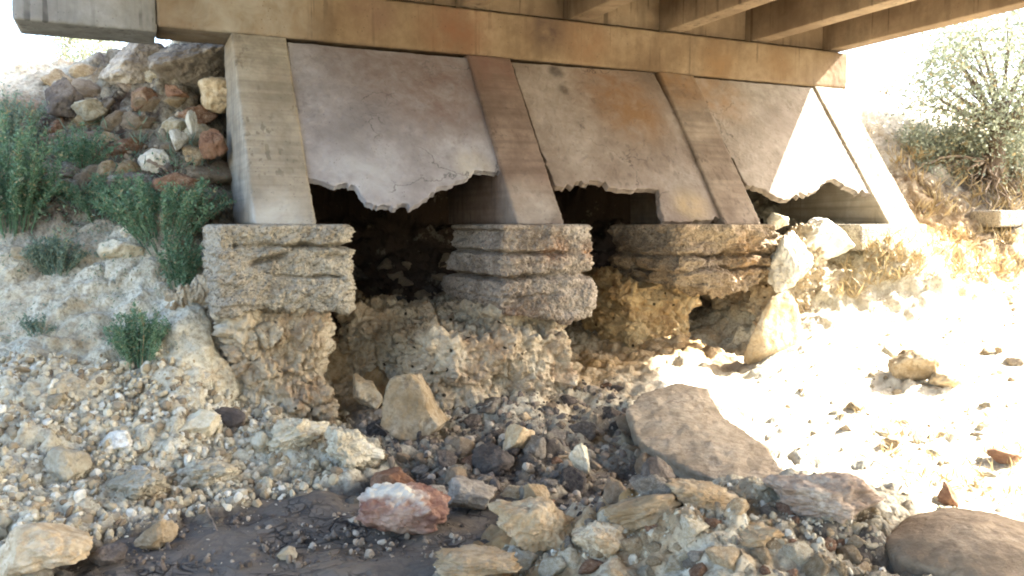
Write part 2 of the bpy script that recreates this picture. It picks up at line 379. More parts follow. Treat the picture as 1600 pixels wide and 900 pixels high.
hum_shade = np.maximum(hum_shade, np.clip((ng - 7.5) * 2.4, 0, 2.6) * ((sg > 1.2) & (sg < 7.6)))  # near-black soil colour paints in the deep shade behind the panels
och = np.maximum.reduce([zone(1050, 490, 8.3, 0.7), zone(830, 850, 4.2, 0.5), zone(1000, 810, 4.2, 0.4), zone(620, 540, 7.5, 0.8), zone(1480, 385, 9.7, 0.9), zone(960, 560, 8, 0.6)])  # the zone under the third footing paints in orange bounce light
for nm, a in (('wet', wet), ('humus_shade', hum_shade), ('ochre', och), ('sand_glare', SAND_GLARE)):
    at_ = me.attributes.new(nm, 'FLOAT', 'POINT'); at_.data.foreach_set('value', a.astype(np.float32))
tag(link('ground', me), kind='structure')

# dark cracked mud of the dried pool
def mud_mat():
    t = NT('cracked_dark_mud')
    w = t.n('ShaderNodeVectorMath', operation='MULTIPLY_ADD'); 
    nz = t.n('ShaderNodeTexNoise'); nz.inputs['Scale'].default_value = 5; t.l(t.co, nz.inputs['Vector'])
    t.l(nz.outputs['Color'], w.inputs[0]); w.inputs[1].default_value = (0.30, 0.30, 0.0); t.l(t.co, w.inputs[2])
    cr = t.voro(7.5, 'DISTANCE_TO_EDGE', 0, w.outputs[0]); cr2 = t.voro(17, 'DISTANCE_TO_EDGE', 0, w.outputs[0])
    crack = t.math('MINIMUM', t.ramp(cr, [(0.0, 0.0), (0.07, 1.0)]), t.ramp(cr2, [(0.0, 0.5), (0.035, 1.0)]))
    some = t.ramp(t.noise(1.6, 3), [(0.46, 1.0), (0.60, 0.0)])
    crack = t.math('MAXIMUM', crack, t.math('MULTIPLY', some, 0.85))
    c = t.ramp(t.noise(3, 6, 0.7), [(0.35, (0.085, 0.074, 0.062)), (0.52, (0.13, 0.112, 0.09)), (0.68, (0.165, 0.13, 0.095))])
    c = t.mix(t.math('SUBTRACT', 1.0, crack), c, (0.014, 0.012, 0.012))
    c = t.mix(t.ramp(t.noise(1.4, 6, 0.7, dist=0.8), [(0.5, 0.0), (0.62, 0.8)]), c, (0.17, 0.135, 0.095))
    nrm = t.bump(crack, 1.0, 0.04, t.bump(t.noise(30, 6, 0.7), 0.5, 0.012))
    return t.done(c, 0.95, nrm)
mx, my = np.meshgrid(np.arange(-2.9, 0.7, 0.025), np.arange(3.3, 5.7, 0.025)); m3 = np.stack([mx.ravel(), my.ravel(), np.zeros(mx.size)], -1)
m3[:, 2] = MUDZ + 0.045 * fbm(m3 * 1.9, 3) + 0.006 * fbm(m3 * 12, 3)
mi = np.arange(mx.size).reshape(mx.shape)
tag(link('riverbed', mesh_np('riverbed', m3, np.stack([mi[:-1, :-1], mi[:-1, 1:], mi[1:, 1:], mi[1:, :-1]], -1).reshape(-1, 4), mud_mat())), kind='structure')

# ------------------------------------------------------------------ abutment
CS = [0.915, 3.175, 5.49, 7.805]; CW = 0.48
NB, RK, HB = 6.73, 0.694, 1.70                      # foot of the raked front, run per rise, underside of the cap beam
NT_ = NB + RK * HB
M_beam = concrete('stained_beam_concrete', (0.27, 0.205, 0.125), (0.36, 0.285, 0.185), (0.185, 0.13, 0.075), k=(0.64, 0.60, 0.58), streak=0.28, bump=0.25, stains=[
    (sn(3.05, NT_, 1.95), 0.05, 0.55, (0.23, 0.12, 0.065), 0.9), (sn(4.1, NT_, 2.0), 0.05, 0.35, (0.09, 0.06, 0.045), 0.95),
    (sn(4.55, NT_, 1.95), 0.05, 0.5, (0.25, 0.145, 0.075), 0.6), (sn(6.3, NT_, 1.85), 0.05, 0.4, (0.27, 0.17, 0.08), 0.7), (sn(7.2, NT_, 1.9), 0.05, 0.35, (0.25, 0.16, 0.08), 0.6),
    (sn(1.0, NT_, 1.95), 0.2, 0.9, (0.42, 0.42, 0.36), 0.9), (sn(2.2, NT_, 2.0), 0.1, 0.35, (0.2, 0.13, 0.09), 0.7)])  # the large grey patch at left paints cool sky light onto the beam
M_end = concrete('grey_end_concrete', (0.27, 0.265, 0.235), (0.35, 0.345, 0.32), (0.20, 0.19, 0.165), k=(0.80, 0.83, 0.90), streak=0.6)
M_col = [concrete('column_concrete', *cols, bands=b, k=(0.92, 0.91, 0.88), streak=0.3, bump=0.3, stains=st) for cols, b, st in (
    (((0.30, 0.265, 0.215), (0.38, 0.35, 0.29), (0.21, 0.185, 0.145)), 0.3, [(sn(1.1, NB, 0.05), 0.05, 0.4, (0.50, 0.49, 0.45), 0.8)]),
    (((0.19, 0.14, 0.112), (0.25, 0.195, 0.16), (0.125, 0.088, 0.068)), 0.3, [(sn(3.4, NB + 0.1, 0.1), 0.05, 0.5, (0.40, 0.37, 0.33), 0.7), (sn(3.4, NT_, 1.6), 0.1, 0.6, (0.15, 0.085, 0.065), 0.8)]),
    (((0.215, 0.17, 0.13), (0.28, 0.23, 0.18), (0.15, 0.112, 0.082)), 0.3, [(sn(5.7, NT_, 1.6), 0.1, 0.6, (0.24, 0.135, 0.06), 0.8)]),
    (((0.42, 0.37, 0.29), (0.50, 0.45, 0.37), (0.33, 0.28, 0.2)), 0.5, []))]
M_foot = concrete('eroded_footing_concrete', (0.38, 0.335, 0.25), (0.50, 0.46, 0.37), (0.24, 0.195, 0.135), streak=0.15, bump=0.6, rough_agg=0.8)
M_foot2 = concrete('eroded_footing_concrete_rust', (0.33, 0.275, 0.21), (0.44, 0.39, 0.32), (0.21, 0.155, 0.11), streak=0.15, bump=0.6, rough_agg=0.8, stains=[
    (sn(3.4, 6.45, -0.22), 0.02, 0.24, (0.27, 0.12, 0.045), 0.95), (sn(3.7, 6.45, -0.25), 0.02, 0.16, (0.3, 0.14, 0.05), 0.9), (sn(3.0, 6.4, -0.95), 0.05, 0.35, (0.2, 0.075, 0.04), 0.95), (sn(3.5, 6.5, -0.98), 0.05, 0.3, (0.2, 0.075, 0.04), 0.95)])
M_foot3 = concrete('eroded_footing_concrete_ochre', (0.27, 0.20, 0.125), (0.39, 0.31, 0.205), (0.16, 0.11, 0.065), streak=0.15, bump=0.6, rough_agg=0.8, stains=[
    (sn(5.5, 6.45, -0.3), 0.02, 0.35, (0.36, 0.20, 0.07), 0.85), (sn(5.1, 6.45, -0.35), 0.05, 0.3, (0.14, 0.105, 0.085), 0.9)])  # the dark spot paints shade onto the left part of this footing
def chipped(o, voxel=0.018, amt=0.01):
    m = o.modifiers.new('remesh', 'REMESH'); m.mode = 'VOXEL'; m.voxel_size = voxel; m.use_smooth_shade = True
    for sc_, st in ((0.5, amt), (0.07, amt), (0.025, amt * 0.7)):
        tx = bpy.data.textures.new('concrete_relief', 'CLOUDS'); tx.noise_scale = sc_; tx.noise_depth = 3
        m = o.modifiers.new('relief', 'DISPLACE'); m.texture = tx; m.strength = st; m.mid_level = 0.5; m.texture_coords = 'LOCAL'
    return o
def mk_part(name, VF, mat, parent, bev=0.012):
    o = part(name, VF[0], VF[1], mat, parent); fix_normals(o)
    if bev: bevel_obj(o, bev)
    return o
# with the object origin on the world origin the stains' coordinates are world coordinates
abut = empty('bridge_abutment', (0, 0, 0), 'concrete bridge abutment with cap beam on raked columns and undermined eroded footings', 'abutment')
mk_part('cap_beam', prism_sn([(NT_, HB), (NT_, 2.15), (NT_ + 0.6, 2.15), (NT_ + 0.6, HB)], 0.31, 8.35), M_beam, abut, 0)
mk_part('end_block', prism_sn([(NT_ + 0.012, HB - 0.05), (NT_ + 0.012, 3.02), (NT_ + 0.62, 3.02), (NT_ + 0.62, HB - 0.05)], -0.77, 0.304), M_end, abut, 0)
mk_part('backwall', prism_sn([(NT_ + 0.42, 2.154), (NT_ + 0.42, 2.9), (NT_ + 0.58, 2.9), (NT_ + 0.58, 2.154)], 0.31, 8.35), M_beam, abut, 0.01)
mk_part('light_seal_wall', prism_sn([(NT_ + 0.61, -0.6), (NT_ + 0.61, 2.92), (11.5, 2.92), (11.5, -0.6)], 1.02, 1.27), M_end, abut, 0.01)  # unseen wall, added to keep side light out of the cavity
mk_part('light_seal_wall', prism_sn([(NT_ + 0.61, -0.6), (NT_ + 0.61, 2.92), (11.5, 2.92), (11.5, -0.6)], 8.0, 8.25), M_end, abut, 0.01)  # its right-hand twin, also unseen and added to shut light out
for o in list(abut.children):
    if o.name.startswith(('cap_beam', 'end_block')): chipped(o, 0.02)
cols = []
for k, s0 in enumerate(CS):
    zb = 0.0
    prof = [(NB, zb), (NT_, HB), (NT_ + 0.58, HB), (NT_ + 0.56, zb)]
    V, Fc = prism_sn(prof, s0, s0 + CW)
    o = part('column', V, Fc, M_col[k], abut); fix_normals(o); chipped(o, 0.018); cols.append(o)

def blobbox(c0, c1, sub, pn=14, disp=None):
    """box in (s, n, z) with broken edges; disp(p_snz, dir) -> outward offset in metres"""
    d, Fc = ico(sub)
    c0 = np.array(c0, float); c1 = np.array(c1, float); h = (c1 - c0) / 2; m = (c0 + c1) / 2
    q = d / ((np.abs(d) ** pn).sum(1) ** (1 / pn))[:, None]
    p = m + q * h
    nrm = np.sign(q) * np.abs(q) ** (pn - 1) / h; nrm /= np.linalg.norm(nrm, axis=1)[:, None]
    if disp is not None: p = p + nrm * disp(p, nrm)[:, None]
    V = p[:, :1] * U + p[:, 1:2] * NN; V[:, 2] = p[:, 2]
    return V, Fc
def groove(z, s, z0, w, wob, seed):
    zz = z0 + wob * (0.45 * perlin(np.stack([s * 1.6, np.full_like(s, seed), np.full_like(s, 0.3)], -1)) + 0.28 * perlin(np.stack([s * 9, np.full_like(s, seed + 4), np.full_like(s, 0.7)], -1)) + 0.16 * perlin(np.stack([s * 27, np.full_like(s, seed + 8), np.full_like(s, 0.7)], -1)))
    w = w * (1 + 0.6 * perlin(np.stack([s * 7, np.full_like(s, seed + 2), np.full_like(s, 0.1)], -1)))
    dep = np.clip(0.75 + 0.8 * perlin(np.stack([s * 2.3, np.full_like(s, seed + 11), np.full_like(s, 0.4)], -1)), 0.1, 1.3)
    return dep * np.exp(-((z - zz) / w) ** 2)
def foot_disp(kind, seed):
    def f(p, nrm):
        q = p + seed * 3.7
        side = 1 - np.clip(nrm[:, 2], 0, 1) * 0.97              # keep the top flat
        d = 0.035 * fbm(q * 2.2, 3) + 0.03 * fbm(q * (6, 6, 10), 4, 0.6) + 0.016 * fbm(q * 26, 3, 0.7)
        w1, w2, r_ = worley(q * 32); d += 0.016 * (0.5 - w1) * (r_ > 0.3)
        w1, w2, r_ = worley(q * (7, 7, 12) + 0.3 * fbm(q * 5, 2)[:, None]); d += 0.045 * (r_ - 0.5) * np.clip((w2 - w1) * 7, 0, 1)
        z, s = p[:, 2], p[:, 0]
        if kind == 1:
            d -= 0.20 * groove(z, s, -0.175, 0.016, 0.05, 1) * (s > 0.72) + 0.11 * groove(z, s, -0.40, 0.010, 0.035, 2) * (s > 1.0) * (s < 1.52)
            d -= 0.14 * np.exp(-((z + 0.27 - (s - 0.95) * 0.28) / 0.018) ** 2) * np.exp(-((s - 0.98) / 0.14) ** 4)
            d -= 0.05 * np.exp(-((z + 0.25) / 0.016) ** 2) * np.exp(-((s - 1.45) / 0.1) ** 4)
            d += 0.025 * ((z < -0.2) & (z > -0.6))
        elif kind == 2:
            d -= 0.16 * groove(z, s, -0.255, 0.018, 0.06, 3) + 0.22 * groove(z, s, -0.455, 0.02, 0.06, 4) + 0.05 * groove(z, s, -0.61, 0.012, 0.08, 9) * (s < 3.4)
            d += 0.05 * np.exp(-((z + 0.66) / 0.12) ** 2)
            d -= 0.25 * np.clip((-z - 0.62) / 0.25, 0, 1) * np.clip((3.3 - s) / 0.6, 0, 1)
            d -= 0.16 * np.clip((3.15 - s) / 0.3, 0, 1) * np.clip((z + 0.25) / 0.25, 0, 1)
            d += 0.05 * np.exp(-(((z + 0.50) / 0.035) ** 2 + ((s - 3.42) / 0.14) ** 2)) 
        else:
            d -= 0.14 * groove(z, s, -0.30, 0.022, 0.10, 5) + 0.12 * groove(z, s, -0.46, 0.016, 0.12, 6)
            d -= 0.3 * np.clip((-z - 0.3) / 0.3, 0, 1) * np.clip((s - 5.6) / 0.35, 0, 1)
            d += 0.07 * fbm(q * 4.1, 2)
            d -= 0.22 * np.clip((-z - 0.35) / 0.3, 0, 1) * np.clip((5.1 - s) / 0.4, 0, 1)
            d += 0.05 * fbm(q * (3, 3, 9), 3)
        return d * side
    return f
FT = [((0.60, 6.42, -0.66), (1.60, 7.7, 0.0), M_foot, 1), ((2.86, 6.40, -0.84), (3.78, 7.7, 0.0), M_foot2, 2), ((4.72, 6.45, -0.66), (5.95, 7.7, 0.0), M_foot3, 3)]
fl = ['blocky footing with deep horizontal cracks under the leftmost column', 'footing with rust brown band split into three layers', 'shadowed undercut footing with sunlit right end']
for k, (a, b, m, kind) in enumerate(FT):
    V, Fc = blobbox(a, b, 7, 22, foot_disp(kind, kind))
    V[:, 2] = np.minimum(V[:, 2], -0.001)
    f = part('footing', V, Fc, m, cols[k], True); f['label'] = fl[k]
V, Fc = prism_sn([(6.67, -0.3), (6.67, -0.002), (8.3, -0.002), (8.3, -0.3)], 7.3, 8.36)
f = part('footing', V, Fc, M_foot, cols[3]); fix_normals(f); bevel_obj(f, 0.03, 3)

# broken slope panels between the columns
def plane_sz(px, py, rec=0.035):
    r = ray(px, py); a = r @ NN; # a*t = NB + rec + RK*(r_z*t)
    t = (NB + rec) / (a - RK * r[2]); p = r * t
    return (p @ U, p[2])
def jag(poly, amp, seed, start, end):
    out = []; rr = random.Random(seed)
    n = len(poly)
    for i in range(n):
        a, b = np.array(poly[i]), np.array(poly[(i + 1) % n]); out.append(tuple(a))
        L = np.linalg.norm(b - a); broken = start <= i < end
        k = int(L / (rr.uniform(0.014, 0.06) if broken else 0.25))
        for j in range(1, k + 1):
            q = a + (b - a) * (j + (rr.uniform(-0.35, 0.35) if broken else 0)) / (k + 1); am = amp * rr.choice((0.3, 0.5, 1.0, 1.5)) if broken else 0.004
            out.append((q[0] + rr.gauss(0, am), q[1] + rr.gauss(0, am)))
    return out
def panel(poly_px, seed, mat, brk, label, th=0.075):
    sz = [plane_sz(*p) for p in poly_px]; mid_s = lambda z: 0.5 * (min(a for a, b in sz) + max(a for a, b in sz))
    lo_s, hi_s = min(a for a, b in sz), max(a for a, b in sz)
    sz = [(a - 0.03 if a < lo_s + 0.12 else a + 0.03 if a > hi_s - 0.12 else a, b) for a, b in sz]
    sz = jag(sz, 0.013, seed, *brk)
    k = len(sz); rec = 0.035
    front = [sn(s, NB + rec + RK * z, z) for s, z in sz]
    cosr = 1 / math.sqrt(1 + RK * RK); off = NN * cosr + np.array([0, 0, -RK * cosr])
    back = [p + off * th for p in front]
    rr = random.Random(seed + 5)
    mid = []
    for i, p in enumerate(front):
        ins = 0.012 * abs(rr.gauss(0, 1)); q = p + off * th * 0.5; q = q + np.array([0, 0, ins if q[2] < 1.2 else 0]); mid.append(q)
    V = np.array(front + mid + back)
    Fc = [list(range(k)), list(range(2 * k, 3 * k))[::-1]] + [[j * k + i, j * k + (i + 1) % k, (j + 1) * k + (i + 1) % k, (j + 1) * k + i] for j in (0, 1) for i in range(k)]
    o = part('slope_panel', V, Fc, mat); fix_normals(o); chipped(o, 0.0085, 0.009)
    return tag(o, label, 'concrete panel', 'broken concrete slope panels between the columns')
pc = ((0.30, 0.27, 0.255), (0.41, 0.39, 0.375), (0.20, 0.175, 0.165))
def pw(px, py): s, z = plane_sz(px, py); return sn(s, NB + 0.035 + RK * z, z)
M_p1 = concrete('slope_panel_concrete', *pc, k=(0.80, 0.835, 0.90), cracks=0.8, streak=0.12, bump=0.22, stains=[(pw(690,140), 0.1, 0.95, (0.165, 0.105, 0.08), 0.9), (pw(590,90), 0.1, 0.85, (0.17, 0.12, 0.095), 0.85), (pw(560,280), 0.1, 0.6, (0.46, 0.445, 0.425), 0.75), (pw(740,260), 0.05, 0.25, (0.5, 0.42, 0.28), 0.5), (pw(540,210), 0.05, 0.35, (0.2, 0.18, 0.17), 0.5)])
M_p2 = concrete('slope_panel_concrete_rust', (0.28, 0.235, 0.20), (0.38, 0.34, 0.30), (0.18, 0.14, 0.11), k=(0.76, 0.745, 0.72), cracks=0.8, streak=0.2, bump=0.22, stains=[(pw(960,140), 0.1, 0.75, (0.22, 0.12, 0.06), 0.75), (pw(990,180), 0.1, 0.6, (0.22, 0.125, 0.055), 0.85), (pw(868,112), 0.03, 0.13, (0.05, 0.04, 0.035), 1.0), (pw(880,140), 0.02, 0.10, (0.06, 0.05, 0.04), 0.9), (pw(1080,320), 0.05, 0.3, (0.42, 0.32, 0.17), 0.7), (pw(1070,290), 0.05, 0.3, (0.17, 0.145, 0.12), 0.5)])
M_p3 = concrete('slope_panel_concrete_tan', (0.30, 0.26, 0.215), (0.40, 0.365, 0.32), (0.20, 0.165, 0.13), k=(0.80, 0.785, 0.76), cracks=0.8, streak=0.2, bump=0.22, stains=[(pw(1120,150), 0.1, 0.6, (0.29, 0.17, 0.08), 0.7), (pw(1220,190), 0.05, 0.4, (0.25, 0.21, 0.18), 0.6)])
P1 = [(454,66),(728,90),(752,150),(770,205),(791,272),(786,277),(772,266),(742,265),(733,277),(712,283),(700,291),(685,292),(668,308),(652,319),(640,325),(628,317),(616,325),(600,320),(585,322),(572,316),(563,304),(556,290),(545,292),(540,287),(524,291),(508,284),(489,279),(481,262),(473,240),(476,222),(470,195)]
P2 = [(803,97),(1021,113),(1060,195),(1100,268),(1131,334),(1122,340),(1098,344),(1066,347),(1037,346),(1031,325),(1029,296),(1012,294),(992,297),(975,295),(952,292),(936,283),(920,288),(905,285),(890,289),(872,289),(850,238)]
P3 = [(1080,121),(1273,137),(1320,214),(1362,298),(1352,302),(1340,300),(1325,292),(1303,279),(1290,284),(1277,296),(1262,305),(1247,300),(1236,309),(1215,309),(1198,298),(1180,292),(1166,283),(1125,206)]
panel(P1, 1, M_p1, (4, 28), 'large pale slope panel with jagged broken lower edge beside the leftmost column')
panel(P2, 2, M_p2, (4, 20), 'rust stained slope panel with stepped broken edge, between the two middle columns')
panel(P3, 3, M_p3, (3, 17), 'slope panel half in sunshine with broken lower edge, between third and last columns')

# ------------------------------------------------------------------ bridge deck over the view
M_gird = concrete('girder_concrete', (0.27, 0.205, 0.135), (0.35, 0.28, 0.19), (0.19, 0.14, 0.09), k=(0.88, 0.84, 0.80), streak=0.4, bump=0.15)
deck = empty('bridge_deck', (0, 0, 0), 'concrete bridge deck on parallel girders running overhead towards the viewer', 'bridge deck')
N0 = -13.0
for k in range(8):
    s0 = -0.6 + 1.24 * k
    zt = 2.92
    V, Fc = prism_sn([(NT_ + 0.34, 2.172), (N0, 2.172), (N0, zt), (NT_ + 0.34, zt)], s0, s0 + 0.23)
    mk_part('girder', (V, Fc), M_gird, deck, 0.012)
    if k < 7:
        V, Fc = prism_sn([(NT_ + 0.16, 2.20), (NT_ + 0.16, 2.918), (NT_ + 0.30, 2.918), (NT_ + 0.30, 2.20)], s0 + 0.233, s0 + 1.237)
        mk_part('diaphragm', (V, Fc), M_gird, deck, 0.006)
mk_part('deck_slab', prism_sn([(NT_ + 0.62, 2.924), (N0, 2.924), (N0, 3.12), (NT_ + 0.62, 3.12)], -0.766 - 0.15, 8.75), M_gird, deck, 0.02)
mk_part('light_seal_slab', prism_sn([(NT_ + 0.63, 2.925), (12.5, 2.925), (12.5, 3.11), (NT_ + 0.63, 3.11)], 0.6, 8.75), M_gird, deck, 0.02)  # unseen slab, added to seal the cavity against light from above
for a, b in ((-0.9, -0.7), (8.53, 8.73)):
    mk_part('parapet', prism_sn([(NT_ + 0.6, 3.124), (N0, 3.124), (N0, 3.85), (NT_ + 0.6, 3.85)], a, b), M_end, deck, 0.02)

# ------------------------------------------------------------------ earth left standing under the footings
def soil_mat(name, a, b, c, red=0.0):
    t = NT(name)
    col = t.ramp(t.noise(3.2, 6, 0.68), [(0.34, a), (0.5, b), (0.66, c)])
    col = t.mix(t.ramp(t.voro(20, out=1), [(0.25, 0.0), (1.0, 0.55)]), col, c)
    col = t.mix(t.ramp(t.noise(2.0, 5, 0.6, dist=0.8), [(0.52, 0.0), (0.66, 0.5)]), col, (0.28, 0.16, 0.085))
    holes = t.ramp(t.voro(6.0), [(0.07, 0.0), (0.13, 1.0)])
    col = t.mix(t.math('SUBTRACT', 1.0, holes), col, (0.05, 0.035, 0.02))
    nrm = t.bump(holes, 0.8, 0.05, t.bump(t.voro(24), 0.8, -0.03, t.bump(t.noise(40, 6, 0.75), 0.8, 0.02, t.bump(t.noise(9, 5, 0.65), 0.6, 0.06))))
    return t.done(col, 0.97, nrm)
M_soil = soil_mat('crumbly_tan_earth', (0.28, 0.20, 0.115), (0.43, 0.345, 0.225), (0.54, 0.48, 0.36))
M_soil_bounce = soil_mat('crumbly_earth_ochre_bounce', (0.33, 0.20, 0.085), (0.51, 0.36, 0.175), (0.60, 0.47, 0.27))  # ochre strengthened to paint in bounce glow under the third footing
def soil_disp(seed, flare=0.25, z0=-1.6, z1=-0.6, amp=1.0):
    def f(p, nrm):
        q = p + seed * 5.3
        d = amp * (0.10 * fbm(q * 2.4, 3) + 0.06 * fbm(q * 6.5 * (1, 1, .7), 4, 0.6) + 0.02 * fbm(q * 22, 3, 0.65))
        w1, w2, r = worley(q * (5, 5, 6) + 0.3 * fbm(q * 3.3, 3)[:, None]); d += amp * (0.10 * (r - 0.5) * np.clip((w2 - w1) * 6, 0, 1) - 0.04 * np.clip(1 - (w2 - w1) * 8, 0, 1))
        w1, w2, r = worley(q * 34); d += 0.014 * (0.55 - w1)
        w1, w2, r = worley(q * 15); d += 0.035 * (0.55 - w1) * (r > 0.3)
        return d + flare * np.clip((z0 + 0.45 - p[:, 2]) / 0.5, 0, 1) ** 1.5
    return f
def bank(c0, c1, seed, mat, flare=0.25, pn=9, amp=1.0, sub=7):
    V, Fc = blobbox(c0, c1, sub, pn, soil_disp(seed, flare, c0[2], c1[2], amp))
    return tag(part('earth_bank', V, Fc, mat, None, True), kind='structure')
bank((0.70, 6.50, -1.75), (1.44, 7.8, -0.55), 1, M_soil, 0.12)
bank((2.17, 6.36, -1.8), (3.60, 7.8, -0.93), 2, M_soil, 0.08)
bank((2.85, 6.62, -1.3), (3.66, 7.8, -0.74), 12, M_soil, 0.0, 6)
bank((1.75, 7.35, -1.5), (3.2, 8.6, -0.80), 3, M_soil, 0.1)
bank((4.55, 7.1, -1.6), (5.45, 8.6, -0.55), 5, M_soil_bounce, 0.15)
bank((0.25, 6.72, -1.5), (0.72, 8.0, -0.5), 6, M_soil, 0.1)
bank((6.15, 6.6, -1.5), (6.75, 7.8, -0.12), 18, M_soil, 0.12)

# ------------------------------------------------------------------ rocks
def rock_shape(seed, sub, cuts=16, rough=1.0, flat=0.0, round_=26):
    rg = np.random.default_rng(seed); d, Fc = ico(sub)
    nr = rg.normal(size=(cuts, 3)); nr[:, 2] *= 1 + flat; nr /= np.linalg.norm(nr, axis=1)[:, None]
    h = rg.uniform(0.62, 1.0, cuts)
    q = np.maximum(d @ nr.T, 1e-3) / h
    r = 1 / ((q ** round_).sum(1) ** (1 / round_))
    r = np.minimum(r, 1.35)
    p = d * r[:, None]; o = rg.uniform(0, 50, 3)
    dd = rough * (0.10 * fbm(p * 1.6 + o, 3) + 0.055 * fbm(p * 4.5 + o, 4, 0.6))
    if sub >= 4: dd += rough * 0.02 * fbm(p * 14 + o, 3, 0.65)
    p = p * (1 + dd)[:, None]
    p -= (p.max(0) + p.min(0)) / 2
    return p / ((p.max(0) - p.min(0)) / 2), Fc          # unit half extents
def place_rock(name, label, cls, px, pb, w, h, dep=0.9, seed=0, sub=5, rot=0.0, tilt=(0, 0), cuts=14, rough=1.0, Y=None, sink=0.16, cat='rock', group=None, flat=0.0):
    """a stone whose foot stands at photo pixel (px, pb), w x h photo pixels large"""
    g = hit(px, pb) if Y is None else at(px, pb, Y)
    k = g[1] / F; hw, hh = w * k / 2, h * k / 2
    V, Fc = rock_shape(seed, sub, cuts, rough, flat)
    V = V * (hw, hw * dep, hh)
    Rm = np.array(Euler((tilt[0], tilt[1], rot)).to_matrix()); V = V @ Rm.T
    V = V * (2 * hw / np.ptp(V[:, 0]), 1, 2 * hh / np.ptp(V[:, 2])) if True else V
    c = g + np.array([0, hw * dep * 0.75, hh * (1 - 2 * sink) + hh * 2 * sink * 0.5])
    return tag(link(name, mesh_np(name, V, Fc, ROCK[cls]), None, c), label, cat, group)
B = place_rock
B('boulder', 'big red and white boulder resting on the dark cracked mud', 'redwhite', 630, 846, 158, 82, 0.8, 5, rot=0.5, sub=6, rough=1.3, sink=0.05)
def outline_slab(name, label, cls, outline, Yof, th, seed, dispa=0.03, voxel=0.02, round_=2, cat='rock', down=(0, 0.2, -1), dome=0.0):
    top = np.array([at(px, py, Yof(px, py)) for px, py in outline]); c = top.mean(0); k = len(top)
    dn = np.array(down, float); dn = dn / np.linalg.norm(dn) * th; rr = np.random.default_rng(seed)
    low = top + dn * rr.uniform(0.8, 1.15, (k, 1)) + (c - top) * 0.08
    ring = c + (top - c) * 0.55 - dn / th * dome; peak = c - dn / th * dome * 1.35
    V = np.concatenate([top, low, ring, peak[None]]) - c
    Fc = [[i, (i + 1) % k, 2 * k + (i + 1) % k, 2 * k + i] for i in range(k)] + [[2 * k + i, 2 * k + (i + 1) % k, 3 * k] for i in range(k)] + [list(range(k, 2 * k))[::-1]] + [[i, (i + 1) % k, k + (i + 1) % k, k + i] for i in range(k)]
    o = link(name, mesh_np(name, V, Fc, ROCK[cls]), None, c); fix_normals(o)
    m = o.modifiers.new('remesh', 'REMESH'); m.mode = 'VOXEL'; m.voxel_size = voxel; m.use_smooth_shade = True
    m = o.modifiers.new('smooth', 'SMOOTH'); m.iterations = round_; m.factor = 0.5
    for sc_, st in ((0.35, dispa * 1.6), (0.09, dispa * 0.6), (0.03, dispa * 0.25)):
        tx = bpy.data.textures.new('stone_relief', 'CLOUDS'); tx.noise_scale = sc_; tx.noise_depth = 4
        m = o.modifiers.new('relief', 'DISPLACE'); m.texture = tx; m.strength = st; m.mid_level = 0.5; m.texture_coords = 'LOCAL'
    return tag(o, label, cat)
outline_slab('boulder', 'upright angular tan stone leaning against the middle earth pillar', 'tan',
    [(611,592),(638,583),(655,600),(670,640),(687,667),(672,680),(641,692),(616,684),(590,667),(595,628)], lambda x, y: 6.02 + (692 - y) / 110 * 0.16, 0.30, 6, 0.05, voxel=0.012, down=(0.25, 1, -0.1))
outline_slab('slab_rock', 'large tilted brown slab with dark underside at the sunlight edge', 'brown',
    [(976,641),(998,616),(1058,597),(1106,607),(1132,648),(1192,690),(1230,742),(1205,756),(1150,760),(1088,738),(1036,712),(996,688)], lambda x, y: 6.75 - (y - 598) / 150 * 1.45, 0.28, 3, 0.032, down=(0.1, 0.35, -1), dome=0.004, round_=1)
outline_slab('slab_rock', 'smooth flat brown slab lying beyond the gravel mound at lower right', 'umber',
    [(1374,842),(1415,808),(1478,790),(1560,799),(1650,835),(1680,915),(1570,915),(1470,892),(1400,872)], lambda x, y: 4.42 - (y - 790) / 100 * 0.78 , 0.34, 4, 0.024, voxel=0.016, round_=40, down=(0, 0.5, -1), dome=0.07)
B('boulder', 'pinkish weathered boulder on top of the gravel mound beside sunny ground', 'pink', 1305, 826, 185, 82, 0.9, 12, sub=6, rough=1.3)
B('boulder', 'large pale yellow block cut off by the lower left corner', 'tan', 45, 905, 175, 84, 1.0, 15, sub=6, rough=0.8, cuts=8, Y=3.9)
B('rock', 'chunky tan stone on the edge of the dark mud', 'tan', 237, 862, 62, 52, 0.8, 41, rough=1.2)
B('rock', 'flat pale stone with white top beside the black chunk', 'pale', 300, 686, 70, 46, 0.8, 42, cuts=9)
B('charred_log', 'short black charred block of wood on the pale scree', 'dark', 355, 668, 52, 34, 0.6, 43, cuts=8, rough=0.4, tilt=(0, 0.5), cat='wood block')
B('rock', 'bright white flat stone with a dark undercut in the left scree', 'white', 176, 706, 58, 34, 0.8, 44)
B('rock', 'rounded yellowish white boulder above the lower left block', 'pale', 88, 756, 74, 60, 0.8, 45)
B('rock', 'knobbly cream boulder beside the foot of the left earth pillar', 'pale', 452, 716, 110, 62, 0.9, 46, rough=2.2, sub=6)
B('boulder', 'lumpy cream conglomerate chunk at the right end of the pale scree', 'pale', 545, 735, 105, 66, 0.9, 146, rough=2.2, sub=6)
B('boulder', 'low lumpy cream chunk on the scree above the mud', 'pale', 300, 770, 130, 48, 0.9, 147, rough=2.2, sub=6)
B('boulder', 'cream chunk with brown patches left of the low lumpy one', 'pale', 190, 790, 110, 50, 0.9, 148, rough=2.0, sub=6)
B('rock', 'round cream stone just left of the knobbly cream boulder', 'pale', 405, 712, 42, 42, 0.9, 47)
B('boulder', 'broad rough tan rock in front of the mud at bottom centre', 'tan', 832, 862, 150, 76, 0.8, 48, sub=6, rough=1.5)
